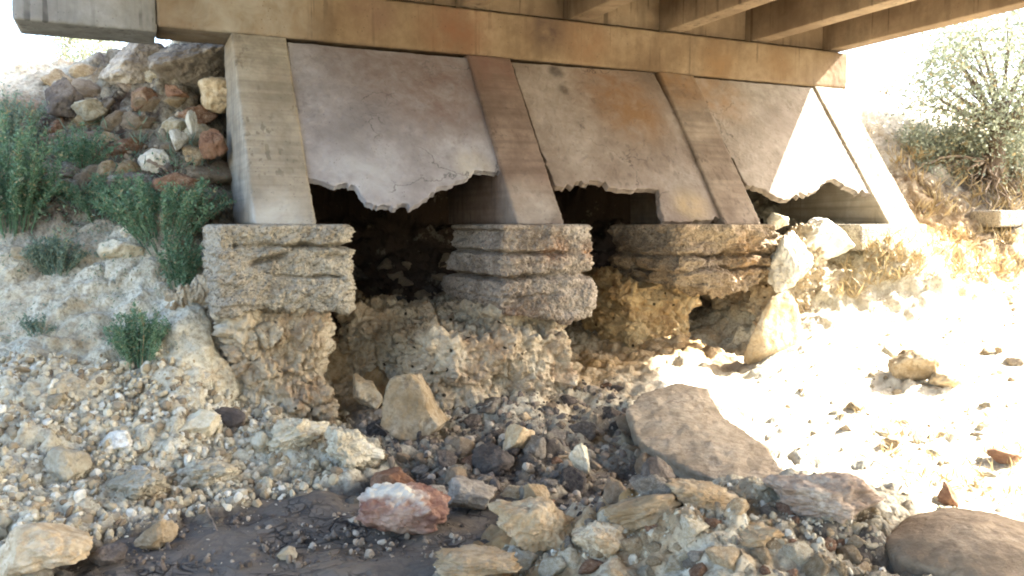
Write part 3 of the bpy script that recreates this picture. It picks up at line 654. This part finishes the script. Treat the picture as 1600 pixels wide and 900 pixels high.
B('rock', 'long ridged tan rock along the crest of the gravel mound', 'tan', 1008, 828, 135, 60, 0.7, 49, rough=1.4, tilt=(0, -0.25))
B('boulder', 'lumpy tan earth boulder on the front ridge right of the broad rough rock', 'tan', 950, 872, 110, 50, 0.9, 151, sub=6, rough=2.2)
B('boulder', 'wide lumpy pale boulder bedded in the middle of the gravel ridge', 'tan', 1110, 800, 130, 36, 0.9, 152, sub=6, rough=1.8)
B('boulder', 'lumpy pale boulder near the lower edge of the gravel ridge', 'tan', 1190, 862, 100, 36, 0.9, 153, sub=6, rough=1.8)
B('boulder', 'low pale crust of earth at the bottom edge beside the mud', 'tan', 745, 905, 150, 30, 0.9, 154, sub=6, rough=2.0)
B('rock', 'low grey rock behind the red and white boulder', 'grey', 735, 806, 86, 62, 0.8, 50, rough=1.2)
B('rock', 'upright tan stone among dark debris below the middle pillar', 'tan', 810, 712, 54, 54, 0.8, 51)
B('rock', 'small five sided tan stone in the dark debris', 'tan', 838, 794, 44, 42, 0.8, 52, cuts=8)
B('rock', 'dark grey angular stone in the middle of the debris', 'dark', 770, 742, 70, 46, 0.9, 53, cuts=8)
B('rock', 'pair of stacked pale stones in the centre debris, the taller one', 'pale', 905, 742, 34, 54, 0.8, 54)
B('rock', 'pale square stone on the grassy left bank, upper of two', 'pale', 206, 380, 42, 38, 0.9, 55, cuts=8, Y=6.85)
B('rock', 'wide pale stone lying below the square stone on the left bank', 'pale', 182, 412, 76, 42, 0.8, 56, cuts=9)
B('rock', 'pale wedge stone half buried at the left edge of the bank', 'pale', 28, 412, 44, 30, 0.8, 57)
B('boulder', 'yellow brown boulder wedged against the column below the beam', 'tan', 336, 170, 70, 58, 0.9, 58, cuts=10, Y=8.0)
B('boulder', 'big grey boulder tucked under the beam soffit, right one', 'grey', 288, 140, 150, 92, 0.9, 59, cuts=11, sub=6, Y=8.2)
B('boulder', 'grey boulder under the beam soffit, left of its neighbour', 'grey', 198, 130, 125, 82, 0.9, 60, cuts=11, sub=6, Y=8.35)
B('boulder', 'very dark boulder in the corner between beam and column', 'dark', 345, 112, 70, 62, 0.9, 160, cuts=11, Y=8.6)
B('boulder', 'dark round stone at the left end of the rubble crest', 'dark', 92, 178, 56, 66, 0.9, 61, Y=8.0)
B('rock', 'pale flat stone on the rubble below the dark round stone', 'pale', 133, 186, 52, 34, 0.8, 62, Y=7.95, tilt=(0, -0.3))
B('rock', 'rust red stone in the middle of the rubble pile', 'rust', 222, 172, 46, 40, 0.9, 63, Y=8.1)
B('rock', 'rust orange stone under the big grey boulder', 'rust', 272, 158, 40, 30, 0.9, 64, Y=8.15)
B('rock', 'pointed white stone above the green weeds by the column', 'white', 238, 268, 52, 40, 0.8, 65, cuts=8)
B('rock', 'narrow white stone standing in the rubble beside the column', 'white', 297, 208, 18, 40, 0.8, 66, Y=7.8)
B('rock', 'white oval stone low in the rubble beside the column', 'white', 276, 232, 26, 34, 0.8, 67, Y=7.6)
B('rock', 'brown triangular stone against the lower column side', 'rust', 330, 245, 48, 50, 0.8, 68, Y=7.6, cuts=8)
B('boulder', 'smooth white sunlit boulder below the last column', 'white', 1292, 402, 104, 68, 0.9, 70, sub=6, rough=0.5, cuts=20, Y=8.7)
B('rock', 'small cream stone on top of the third footing end', 'pale', 1220, 358, 36, 28, 0.9, 71, Y=8.5)
B('boulder', 'tall sunlit chunk of earth and stone beside the third footing', 'white', 1240, 452, 66, 100, 0.9, 72, sub=6, rough=1.1, Y=8.2)
B('slab_rock', 'yellow flat slab leaning upright below the third footing', 'tan', 1218, 572, 92, 124, 0.6, 73, cuts=8, rough=0.5, Y=7.75, tilt=(0.1, 0.35))
B('boulder', 'orange boulder half buried in the sunny ground at right', 'tan', 1436, 600, 74, 58, 0.9, 74, cuts=10)
B('rock', 'flat orange stone just in front of the half buried orange boulder', 'tan', 1488, 612, 56, 32, 0.9, 75)
B('rock', 'upright orange stone behind the smooth flat slab', 'rust', 1487, 792, 34, 42, 0.7, 76, cuts=8)
B('rock', 'small orange stone with twigs on the sunny ground', 'tan', 1398, 700, 30, 20, 0.9, 77)
B('rock', 'brown clod at the right edge of the sunny ground', 'rust', 1580, 728, 54, 26, 0.9, 78)
B('rock', 'pale stone in the mud by the lower edge', 'pale', 448, 876, 32, 20, 0.9, 79, sub=4)
B('rock', 'dark stone sunk in mud near the lower left block', 'dark', 160, 890, 60, 36, 0.9, 80)
B('rock', 'tan stone leaning in the gap between the earth pillars', 'tan', 572, 640, 52, 60, 0.8, 81)
B('rock', 'pinkish broken rock above the red and white boulder', 'rust', 612, 775, 84, 44, 0.8, 82, rough=1.4)
B('rock', 'black stone in the hollow under the tilted brown slab', 'dark', 1030, 770, 60, 60, 0.8, 83)

# concrete block on the far right bank
cb = at(1566, 352, 10.1)
V, Fc = prism_sn([(-0.2, 0), (-0.2, 0.2), (0.2, 0.2), (0.2, 0)], -0.24, 0.24)
o = link('concrete_block', mesh_np('concrete_block', V, Fc, M_foot, False), None, cb + np.array([0, 0.1, -0.02])); fix_normals(o); bevel_obj(o, 0.03, 3)
tag(o, 'grey concrete block on the bank below the tree at right', 'concrete block')

# stones in numbers: shared shapes, one object each
PROTO = [rock_shape(200 + i, 4, 9 + i % 7, 0.9 + 0.1 * (i % 4)) for i in range(14)]
PM = {(i, c): None for i in range(14) for c in ROCK}
def proto_mesh(i, c):
    if PM[(i, c)] is None:
        PM[(i, c)] = mesh_np('stone', PROTO[i][0], PROTO[i][1], ROCK[c])
    return PM[(i, c)]
NAMED = {'umber': 'brown', 'pink': 'pinkish grey', 'brown': 'pale brown', 'pale': 'pale cream', 'white': 'white', 'tan': 'tan', 'rust': 'rust brown', 'grey': 'grey', 'dark': 'dark'}
def inpoly(x, y, poly):
    c = False; n = len(poly); j = n - 1
    for i in range(n):
        if (poly[i][1] > y) != (poly[j][1] > y) and x < (poly[j][0] - poly[i][0]) * (y - poly[i][1]) / (poly[j][1] - poly[i][1]) + poly[i][0]: c = not c
        j = i
    return c
def scatter(n, poly, lo, hi, classes, where, group, seed):
    rr = random.Random(seed); xs = [p[0] for p in poly]; ys = [p[1] for p in poly]; used = []
    tries = 0
    while len(used) < n and tries < n * 60:
        tries += 1
        px, py = rr.uniform(min(xs), max(xs)), rr.uniform(min(ys), max(ys))
        if not inpoly(px, py, poly): continue
        w = lo * (hi / lo) ** (rr.random() ** 1.6)
        if any((px - a) ** 2 + ((py - b) * 1.4) ** 2 < (0.33 * (w + c)) ** 2 for a, b, c in used): continue
        used.append((px, py, w))
        g = hit(px, py); k = g[1] / F * w / 2; c = rr.choice(classes)
        o = link('stone', proto_mesh(rr.randrange(14), c), None, g + np.array([0, k * 0.5, k * 0.2]))
        o.scale = (k, k * rr.uniform(0.7, 1.1), k * rr.uniform(0.55, 0.85)); o.rotation_euler = (rr.uniform(-0.5, 0.5), rr.uniform(-0.5, 0.5), rr.uniform(0, 6.28))
        tag(o, f'{NAMED[c]} stone lying {where}', 'stone', group)
scatter(78, [(40,160),(150,100),(350,110),(358,345),(240,330),(130,300),(60,330),(0,330),(0,220)], 46, 118, ['pale','tan','tan','rust','grey','grey','umber','pink','umber','tan'], 'in the rubble pile left of the leftmost column', 'stones of the rubble pile', 1)
scatter(34, [(0,560),(250,560),(330,600),(520,650),(590,720),(520,760),(380,780),(100,830),(0,830)], 14, 40, ['pale','pale','white','pale','grey','tan'], 'on the pale scree slope at left', 'stones on the left scree', 2)
scatter(54, [(560,670),(700,660),(960,600),(1000,680),(1060,770),(960,790),(760,800),(680,790),(600,740)], 24, 66, ['umber','dark','grey','tan','dark','rust','umber','grey'], 'in the dark debris below the earth pillars', 'stones in the centre debris', 3)
scatter(96, [(760,870),(930,810),(1100,770),(1300,760),(1390,800),(1360,905),(660,905)], 24, 66, ['pale','tan','pale','tan','pale','grey','tan','rust'], 'on the gravel mound in front', 'stones on the gravel mound', 4)
scatter(14, [(545,410),(700,410),(700,470),(545,480)], 24, 56, ['umber','dark'], 'in the dark hollow behind the footings', 'stones in the dark hollow', 9)
scatter(24, [(1240,620),(1400,520),(1600,520),(1600,780),(1420,770)], 12, 34, ['tan','brown','pale'], 'on the sunny ground at right', 'stones on the sunny ground', 5)

# gravel too fine to count
GP = [rock_shape(400 + i, 2, 6, 1.2) for i in range(8)]
def gravel(name, n, poly, lo, hi, mat, seed, extra=0.0):
    rg = np.random.default_rng(seed); rr = random.Random(seed)
    xs = [p[0] for p in poly]; ys = [p[1] for p in poly]; wp = np.array([hit(x, y) for x, y in poly])
    A = []; P2 = [(w[0], w[1]) for w in wp]
    lox, hix = min(w[0] for w in P2), max(w[0] for w in P2); loy, hiy = min(w[1] for w in P2), max(w[1] for w in P2)
    while len(A) < n:
        x, y = rr.uniform(lox, hix), rr.uniform(loy, hiy)
        if inpoly(x, y, P2): A.append((x, y))
    A = np.array(A); z = height(A[:, 0], A[:, 1])
    if extra: z = np.maximum(z, MUDZ)
    size = lo * (hi / lo) ** (rg.random(n) ** 2.4)
    Vs, Fs, o = [], [], 0
    for i in range(n):
        V, Fc = GP[i % 8]; e = Euler(tuple(rg.uniform(0, 6.28, 3))).to_matrix()
        v = (V * (size[i], size[i] * rg.uniform(0.6, 1), size[i] * rg.uniform(0.5, 0.9))) @ np.array(e).T + (A[i, 0], A[i, 1], z[i] + size[i] * 0.08)
        Vs.append(v); Fs.append(Fc + o); o += len(V)
    return tag(link(name, mesh_np(name, np.concatenate(Vs), np.concatenate(Fs), mat, False)), kind='stuff')
def gravel_mat(name, stops):
    t = NT(name); g = t.n('ShaderNodeNewGeometry')
    c = t.ramp(g.outputs['Random Per Island'], stops)
    c = t.mix(t.ramp(t.noise(30, 4), [(0.4, 0.0), (0.65, 0.5)]), c, (0.2, 0.15, 0.1))
    return t.done(c, 0.95, t.bump(t.noise(70, 4), 0.5, 0.01))
M_gp = gravel_mat('pale_gravel', [(0.0, (0.16, 0.12, 0.075)), (0.35, (0.36, 0.30, 0.19)), (0.7, (0.50, 0.45, 0.32)), (0.95, (0.62, 0.59, 0.48))])
M_gd = gravel_mat('dark_gravel', [(0.0, (0.05, 0.045, 0.04)), (0.45, (0.12, 0.10, 0.085)), (0.75, (0.25, 0.2, 0.14)), (1.0, (0.42, 0.37, 0.29))])
gravel('gravel', 9000, [(-60,560),(240,550),(340,600),(540,640),(590,720),(520,765),(330,800),(100,840),(-60,880)], 0.004, 0.045, M_gp, 1)
gravel('gravel', 2600, [(560,650),(680,640),(960,590),(1010,690),(1060,770),(940,800),(760,800),(640,780)], 0.005, 0.045, M_gd, 2)
gravel('gravel', 2600, [(660,898),(760,860),(920,805),(1100,765),(1320,760),(1400,800),(1380,898)], 0.004, 0.03, M_gp, 3)
gravel('gravel', 700, [(1180,600),(1400,470),(1640,450),(1640,800),(1420,790),(1260,740)], 0.006, 0.03, M_gp, 4)
gravel('gravel', 500, [(0,350),(350,345),(350,170),(150,130),(0,170)], 0.012, 0.05, M_gd, 6)

gravel('gravel', 700, [(120,890),(230,830),(380,800),(450,770),(580,790),(700,800),(760,860),(600,893)], 0.005, 0.03, M_gd, 8, 1.0)

# ------------------------------------------------------------------ plants
def leaf_mat(name, a, b, tr=0.35):
    t = NT(name); g = t.n('ShaderNodeNewGeometry')
    c = t.ramp(g.outputs['Random Per Island'], [(0.0, a), (0.86, b), (0.94, (0.34, 0.28, 0.15))])
    t.b.inputs['Specular IOR Level'].default_value = 0.35
    m = t.done(c, 0.55)
    tl = t.n('ShaderNodeBsdfTranslucent'); t.l(c, tl.inputs['Color']); mx = t.n('ShaderNodeMixShader'); mx.inputs[0].default_value = tr
    t.l(t.b.outputs[0], mx.inputs[1]); t.l(tl.outputs[0], mx.inputs[2]); t.l(mx.outputs[0], t.out.inputs[0]); return m
M_leaf = leaf_mat('weed_leaf', (0.08, 0.17, 0.085), (0.21, 0.32, 0.19))
M_leafb = leaf_mat('grey_green_leaf', (0.11, 0.17, 0.12), (0.23, 0.30, 0.21))
M_leaft = leaf_mat('tree_leaf', (0.17, 0.20, 0.13), (0.36, 0.39, 0.29))
M_dry = leaf_mat('dry_straw', (0.24, 0.17, 0.08), (0.42, 0.33, 0.18), 0.15)
def bark():
    t = NT('rough_bark'); c = t.ramp(t.noise(5, 5, 0.7, co=t.scaled((4, 4, 1))), [(0.35, (0.07, 0.05, 0.035)), (0.6, (0.18, 0.135, 0.10))])
    return t.done(c, 0.95, t.bump(t.noise(14, 5, 0.7, co=t.scaled((4, 4, 1))), 0.8, 0.03))
M_bark = bark()
def dead_wood():
    t = NT('dead_wood'); c = t.ramp(t.noise(8, 4), [(0.35, (0.12, 0.085, 0.055)), (0.6, (0.27, 0.21, 0.15))]); return t.done(c, 0.9)
M_wood = dead_wood()
def leaves(P0, D, size, width, rg):
    """one bent blade per point: P0 base, D direction"""
    n = len(P0); size = np.broadcast_to(size, (n,))
    side = np.cross(D, rg.normal(size=(n, 3))); side /= np.linalg.norm(side, axis=1)[:, None] + 1e-9
    up = np.cross(side, D)
    L = D * size[:, None]; Wd = side * (size * width)[:, None]
    V = np.stack([P0, P0 + L * 0.5 + Wd, P0 + L - up * (size * 0.25)[:, None], P0 + L * 0.5 - Wd], 1).reshape(-1, 3)
    return V, np.arange(4 * n).reshape(n, 4)
def weed(name, label, px, pb, w, h, n_stem, n_leaf, size, mat, seed, Y=None, group=None, cat='weed', width=0.2, spread=1.0):
    """many-stemmed plant: stems arch out of one root and carry small leaves"""
    rg = np.random.default_rng(seed); g = hit(px, pb) if Y is None else at(px, pb, Y)
    k = g[1] / F; rx, hz = w * k / 2, h * k
    e = empty(name, g - np.array([0, 0, 0.02]), label, cat, group)
    st, LP, LD = [], [], []
    for i in range(n_stem):
        a = rg.uniform(0, 6.28); q = math.sqrt(rg.random()) ; top = g + np.array([math.cos(a) * rx * q * spread, math.sin(a) * rx * q * 0.6, hz * rg.uniform(0.45, 1.0) * (1 - 0.45 * q * q)])
        b0 = g + np.array([math.cos(a) * rx * 0.35 * q, math.sin(a) * rx * 0.25 * q, -0.03]); b0[2] = height(b0[0], b0[1])[0] - 0.02
        mid = b0 * 0.45 + top * 0.55 + np.array([0, 0, hz * 0.14]) + rg.normal(0, 0.02, 3)
        tt = np.linspace(0, 1, 7)[:, None]; c = (1 - tt) ** 2 * b0 + 2 * tt * (1 - tt) * mid + tt ** 2 * top
        st.append(tube(c, np.linspace(0.005, 0.0015, 7), 4))
        m = int(n_leaf / n_stem); u = rg.uniform(0.15, 1, m)[:, None]
        p = (1 - u) ** 2 * b0 + 2 * u * (1 - u) * mid + u ** 2 * top + rg.normal(0, size * 0.45, (m, 3))
        d = rg.normal(size=(m, 3)); d[:, 2] += 0.5; d /= np.linalg.norm(d, axis=1)[:, None]
        LP.append(p); LD.append(d)
    V, Fc = leaves(np.concatenate(LP), np.concatenate(LD), size * rg.uniform(0.6, 1.3, sum(map(len, LP))), width, rg)
    part('foliage', V, Fc, mat, e, True)
    V, Fc = joinm(st); part('stems', V, Fc, M_wood if mat is M_dry else mat, e, True)
    return e
weed('weed', 'tall feathery green weed at the left edge of the photo', 20, 350, 180, 195, 70, 7500, 0.034, M_leaf, 1)
weed('weed', 'grey green weed at the upper left edge beside the dark round stone', 20, 230, 120, 110, 40, 3500, 0.035, M_leafb, 2, Y=7.6)
weed('weed', 'lush green weed in front of the rubble left of the column', 262, 352, 235, 86, 90, 8500, 0.030, M_leaf, 3)
weed('weed', 'green weed left of the lush one above the square stone', 155, 330, 160, 66, 50, 4000, 0.03, M_leaf, 4)
weed('weed', 'thin trailing weed beside the top of the left footing', 282, 445, 80, 100, 30, 2600, 0.028, M_leaf, 5)
weed('weed', 'small bushy weed on the pale bank left of the footing', 220, 565, 120, 105, 46, 4200, 0.026, M_leaf, 6)
weed('weed', 'low round grey green weed above the pale bank', 90, 418, 100, 66, 40, 3200, 0.026, M_leafb, 7)
weed('weed', 'sparse weed among stones below the dark round stone', 130, 265, 130, 80, 40, 2800, 0.03, M_leaf, 8)
weed('weed', 'small pale tuft on the cream bank at far left', 60, 520, 60, 36, 10, 450, 0.024, M_leafb, 10)

def ground_cover(n, poly, size, mat, seed):
    rg = np.random.default_rng(seed); rr = random.Random(seed); LP, LD = [], []
    xs = [p[0] for p in poly]; ys = [p[1] for p in poly]; k = 0
    while k < n:
        px, py = rr.uniform(min(xs), max(xs)), rr.uniform(min(ys), max(ys))
        if not inpoly(px, py, poly): continue
        k += 1; g = hit(px, py); m = rr.randrange(6, 30); R0 = rr.uniform(0.03, 0.10)
        d = rg.normal(size=(m, 3)); d[:, 2] = np.abs(d[:, 2]) * 0.8 + 0.2; d /= np.linalg.norm(d, axis=1)[:, None]
        LP.append(g + rg.normal(0, R0, (m, 3)) * (1, 0.8, 0.5) + (0, 0, R0 * 0.5)); LD.append(d)
    LP = np.concatenate(LP); V, Fc = leaves(LP, np.concatenate(LD), size * rg.uniform(0.4, 1.4, len(LP)), 0.2, rg)
    return tag(link('ground_cover', mesh_np('ground_cover', V, Fc, mat, True)), kind='stuff')
ground_cover(210, [(0,150),(90,190),(200,230),(350,280),(350,350),(200,350),(0,360)], 0.03, M_leaf, 1)
ground_cover(70, [(0,350),(340,345),(300,450),(150,440),(0,440)], 0.026, M_leafb, 2)
ground_cover(30, [(0,450),(270,450),(290,560),(120,560),(0,560)], 0.02, M_leafb, 3)
def shrub(name, label, c, rx, rz, n, size, mat, seed, trunk=None, roots=0, cat='bush', group=None, clumps=60, base=None):
    rg = np.random.default_rng(seed); c = np.array(c, float); base = np.array(base if base is not None else (c[0], c[1], height(c[0], c[1])[0]), float)
    e = empty(name, base, label, cat, group)
    d = rg.normal(size=(clumps, 3)); d /= np.linalg.norm(d, axis=1)[:, None]; q = rg.uniform(0.35, 1, clumps) ** 0.6
    cc = c + d * q[:, None] * (rx, rx * 0.9, rz)
    per = max(1, n // clumps); LP = (cc[:, None] + rg.normal(size=(clumps, per, 3)) * ((0.15 if trunk else 0.14) * rx + 0.02)).reshape(-1, 3)
    D = rg.normal(size=LP.shape); D[:, 2] -= 0.2; D /= np.linalg.norm(D, axis=1)[:, None]
    V, Fc = leaves(LP, D, size * rg.uniform(0.6, 1.3, len(LP)), 0.24, rg)
    part('crown', V, Fc, mat, e, True)
    ms = []; r0 = trunk or 0.012
    neck = base * 0.45 + c * 0.55
    if trunk:
        tt = np.linspace(0, 1, 10)[:, None]; pts = base - np.array([0, 0, 0.1]) + tt * (neck - base + np.array([0, 0, 0.1])) + 0.05 * np.sin(tt * 5) * np.array([1, 0.4, 0])
        V, Fc = tube(pts, np.linspace(r0 * 1.5, r0 * 0.8, 10), 12); V += 0.02 * fbm(V * 9, 2)[:, None]
        part('trunk', V, Fc, M_bark, e, True)
    for i in range(0, clumps, 3 if trunk else 1):
        a = neck if trunk else base
        mid = a * 0.5 + cc[i] * 0.5 + rg.normal(0, 0.06 * rx, 3); tt = np.linspace(0, 1, 6)[:, None]
        ms.append(tube((1 - tt) ** 2 * a + 2 * tt * (1 - tt) * mid + tt ** 2 * cc[i], np.linspace(r0 * 0.32, 0.003, 6), 5))
    V, Fc = joinm(ms); part('branches', V, Fc, M_bark, e, True)
    for i in range(roots):
        a = rg.uniform(3.3, 6.1); L = rg.uniform(0.35, 1.1); tt = np.linspace(0, 1, 8)[:, None]
        tip = base + np.array([math.cos(a) * L, math.sin(a) * L * 0.8, 0]); tip[2] = height(tip[0], tip[1])[0] + rg.uniform(-0.02, 0.04)
        mid = (base + tip) / 2 + np.array([0, 0, 0.22]) + rg.normal(0, 0.08, 3)
        pts = (1 - tt) ** 2 * (base + np.array([0, 0, rg.uniform(0.05, 0.35)])) + 2 * tt * (1 - tt) * mid + tt ** 2 * tip + rg.normal(0, 0.03, (8, 3))
        V, Fc = tube(pts, np.linspace(rg.uniform(0.012, 0.03), 0.005, 8), 6); part('root', V, Fc, M_wood, e, True)
    return e
tb = at(1535, 318, 11.0); tb[2] = height(tb[0], tb[1])[0]
shrub('tree', 'leafy tree with bare gnarled roots on the sunny bank at right', at(1590, 128, 11.2), 1.25, 1.2, 21000, 0.062, M_leaft, 31, trunk=0.11, roots=22, cat='tree', clumps=150, base=tb)
shrub('bush', 'sunlit green bush left of the tree on the right bank', at(1440, 222, 11.2), 0.42, 0.22, 2200, 0.05, M_leaft, 32, clumps=34)
shrub('bush', 'shadier bush at the foot of the tree with bare roots', at(1500, 232, 11.3), 0.36, 0.3, 2000, 0.05, M_leaft, 33, clumps=30)
shrub('bush', 'pale low bush on the sunny slope between column and tree', at(1465, 262, 11.0), 0.4, 0.2, 1800, 0.045, M_leaft, 36, clumps=34)
shrub('bush', 'hazy green bush behind the tree at the right edge', at(1590, 235, 12.0), 0.6, 0.4, 3000, 0.055, M_leaft, 37, clumps=40)
shrub('bush', 'bare twiggy sunlit bush on the crest beyond the last column', at(1385, 118, 15.0), 0.35, 0.4, 500, 0.05, M_dry, 34, clumps=40)
shrub('bush', 'yellow lit bush in sunshine beyond the left rubble crest', at(138, 78, 19.0), 0.75, 0.5, 2600, 0.09, M_leaft, 35, clumps=40)

def tufts(name, n, poly, size, mat, seed):
    rg = np.random.default_rng(seed); rr = random.Random(seed); LP, LD = [], []
    xs = [p[0] for p in poly]; ys = [p[1] for p in poly]; k = 0
    while k < n:
        px, py = rr.uniform(min(xs), max(xs)), rr.uniform(min(ys), max(ys))
        if not inpoly(px, py, poly): continue
        k += 1; g = hit(px, py); m = 10
        d = rg.normal(size=(m, 3)) * 0.7; d[:, 2] = np.abs(d[:, 2]) + 0.45; d /= np.linalg.norm(d, axis=1)[:, None]
        LP.append(g + rg.normal(0, 0.03, (m, 3)) * (1, 1, 0.2)); LD.append(d)
    LP = np.concatenate(LP); V, Fc = leaves(LP, np.concatenate(LD), size * rg.uniform(0.5, 1.5, len(LP)), 0.05, rg)
    return tag(link(name, mesh_np(name, V, Fc, mat, True)), kind='stuff')
tufts('dry_grass', 170, [(1340,365),(1600,360),(1600,450),(1400,440),(1300,480)], 0.13, M_dry, 3)
tufts('dry_grass', 120, [(1390,240),(1600,240),(1600,345),(1440,345)], 0.16, M_dry, 4)
tufts('dry_grass', 90, [(0,200),(340,180),(350,340),(0,340)], 0.12, M_leafb, 6)
tufts('dry_grass', 60, [(1300,640),(1600,640),(1600,790),(1430,770)], 0.09, M_dry, 5)

def stick(label, a, b, r, mat=M_wood, name='twig', cat='twig', lift=0.02, sag=0.0):
    A, Bp = hit(*a), hit(*b); n = 9; tt = np.linspace(0, 1, n)[:, None]
    pts = A + (Bp - A) * tt + np.array([0, 0, lift]) + np.random.default_rng(int(a[0])).normal(0, r * 0.9, (n, 3)) + np.array([0, 0, 1]) * sag * tt * (1 - tt)
    V, Fc = tube(pts - pts[0], np.linspace(r, r * 0.5, n), 6)
    return tag(link(name, mesh_np(name, V, Fc, mat), None, pts[0]), label, cat)
stick('thin pale twig lying across the edge of the dark mud', (318, 796), (346, 842), 0.007)
stick('short brown twig left of the pale twig by the mud', (180, 828), (222, 790), 0.008, lift=0.04)
stick('long dark reed leaning in the gap between the earth pillars', (640, 735), (566, 655), 0.006, lift=0.05, sag=0.12)
stick('second dark reed lying close to the long one in the gap', (626, 738), (560, 680), 0.005, lift=0.05, sag=0.08)
stick('purple brown branch at the lower edge in front of the flat slab', (1450, 892), (1500, 868), 0.013, lift=0.05)
stick('dry twig on the sunny ground near the small orange stone', (1340, 710), (1400, 745), 0.006)
stick('short dry twig standing by the end of the gravel mound', (1412, 752), (1418, 778), 0.007, lift=0.04)
stick('dry branch on the sunny ground left of the brown clod', (1380, 690), (1365, 705), 0.007)
stick('pale fallen branch on the bank below the tree roots', (1440, 340), (1505, 312), 0.014, lift=0.08)

# ------------------------------------------------------------------ light, sky, camera
sd = U * 1.0 - NN * 0.30 + np.array([0, 0, 0.915]); sd /= np.linalg.norm(sd)
sun = bpy.data.lights.new('sun', 'SUN'); sun.energy = 5.0; sun.angle = math.radians(0.5); sun.color = (1.0, 0.95, 0.88)
so = bpy.data.objects.new('sun', sun); COL.objects.link(so); so.rotation_euler = Vector(-sd).to_track_quat('-Z', 'Y').to_euler(); so.location = (20, 0, 20)
w = bpy.data.worlds.new('World'); scn.world = w; w.use_nodes = True
nt = w.node_tree; sky = nt.nodes.new('ShaderNodeTexSky'); sky.sky_type = 'NISHITA'; sky.sun_disc = False
sky.sun_elevation = math.asin(sd[2]); sky.sun_rotation = math.atan2(sd[0], sd[1]); sky.dust_density = 3.5
bg = nt.nodes['Background']; nt.links.new(sky.outputs[0], bg.inputs[0]); bg.inputs[1].default_value = 0.15
cam = bpy.data.cameras.new('camera'); cam.sensor_width = 36; cam.lens = 36 * F / 1600; cam.clip_start = 0.05; cam.clip_end = 3000
co = bpy.data.objects.new('camera', cam); COL.objects.link(co); co.location = (0, 0, 0); co.rotation_euler = (math.pi / 2 - PITCH, 0, 0)
scn.camera = co
vs = scn.view_settings; vs.view_transform = 'Standard'; vs.look = 'None'; vs.gamma = 1; vs.exposure = 3.2; vs.use_curve_mapping = False
scn.cycles.filter_width = 2.0; scn.cycles.use_denoising = True; scn.cycles.max_bounces = 8; scn.cycles.diffuse_bounces = 4; scn.cycles.sample_clamp_indirect = 8
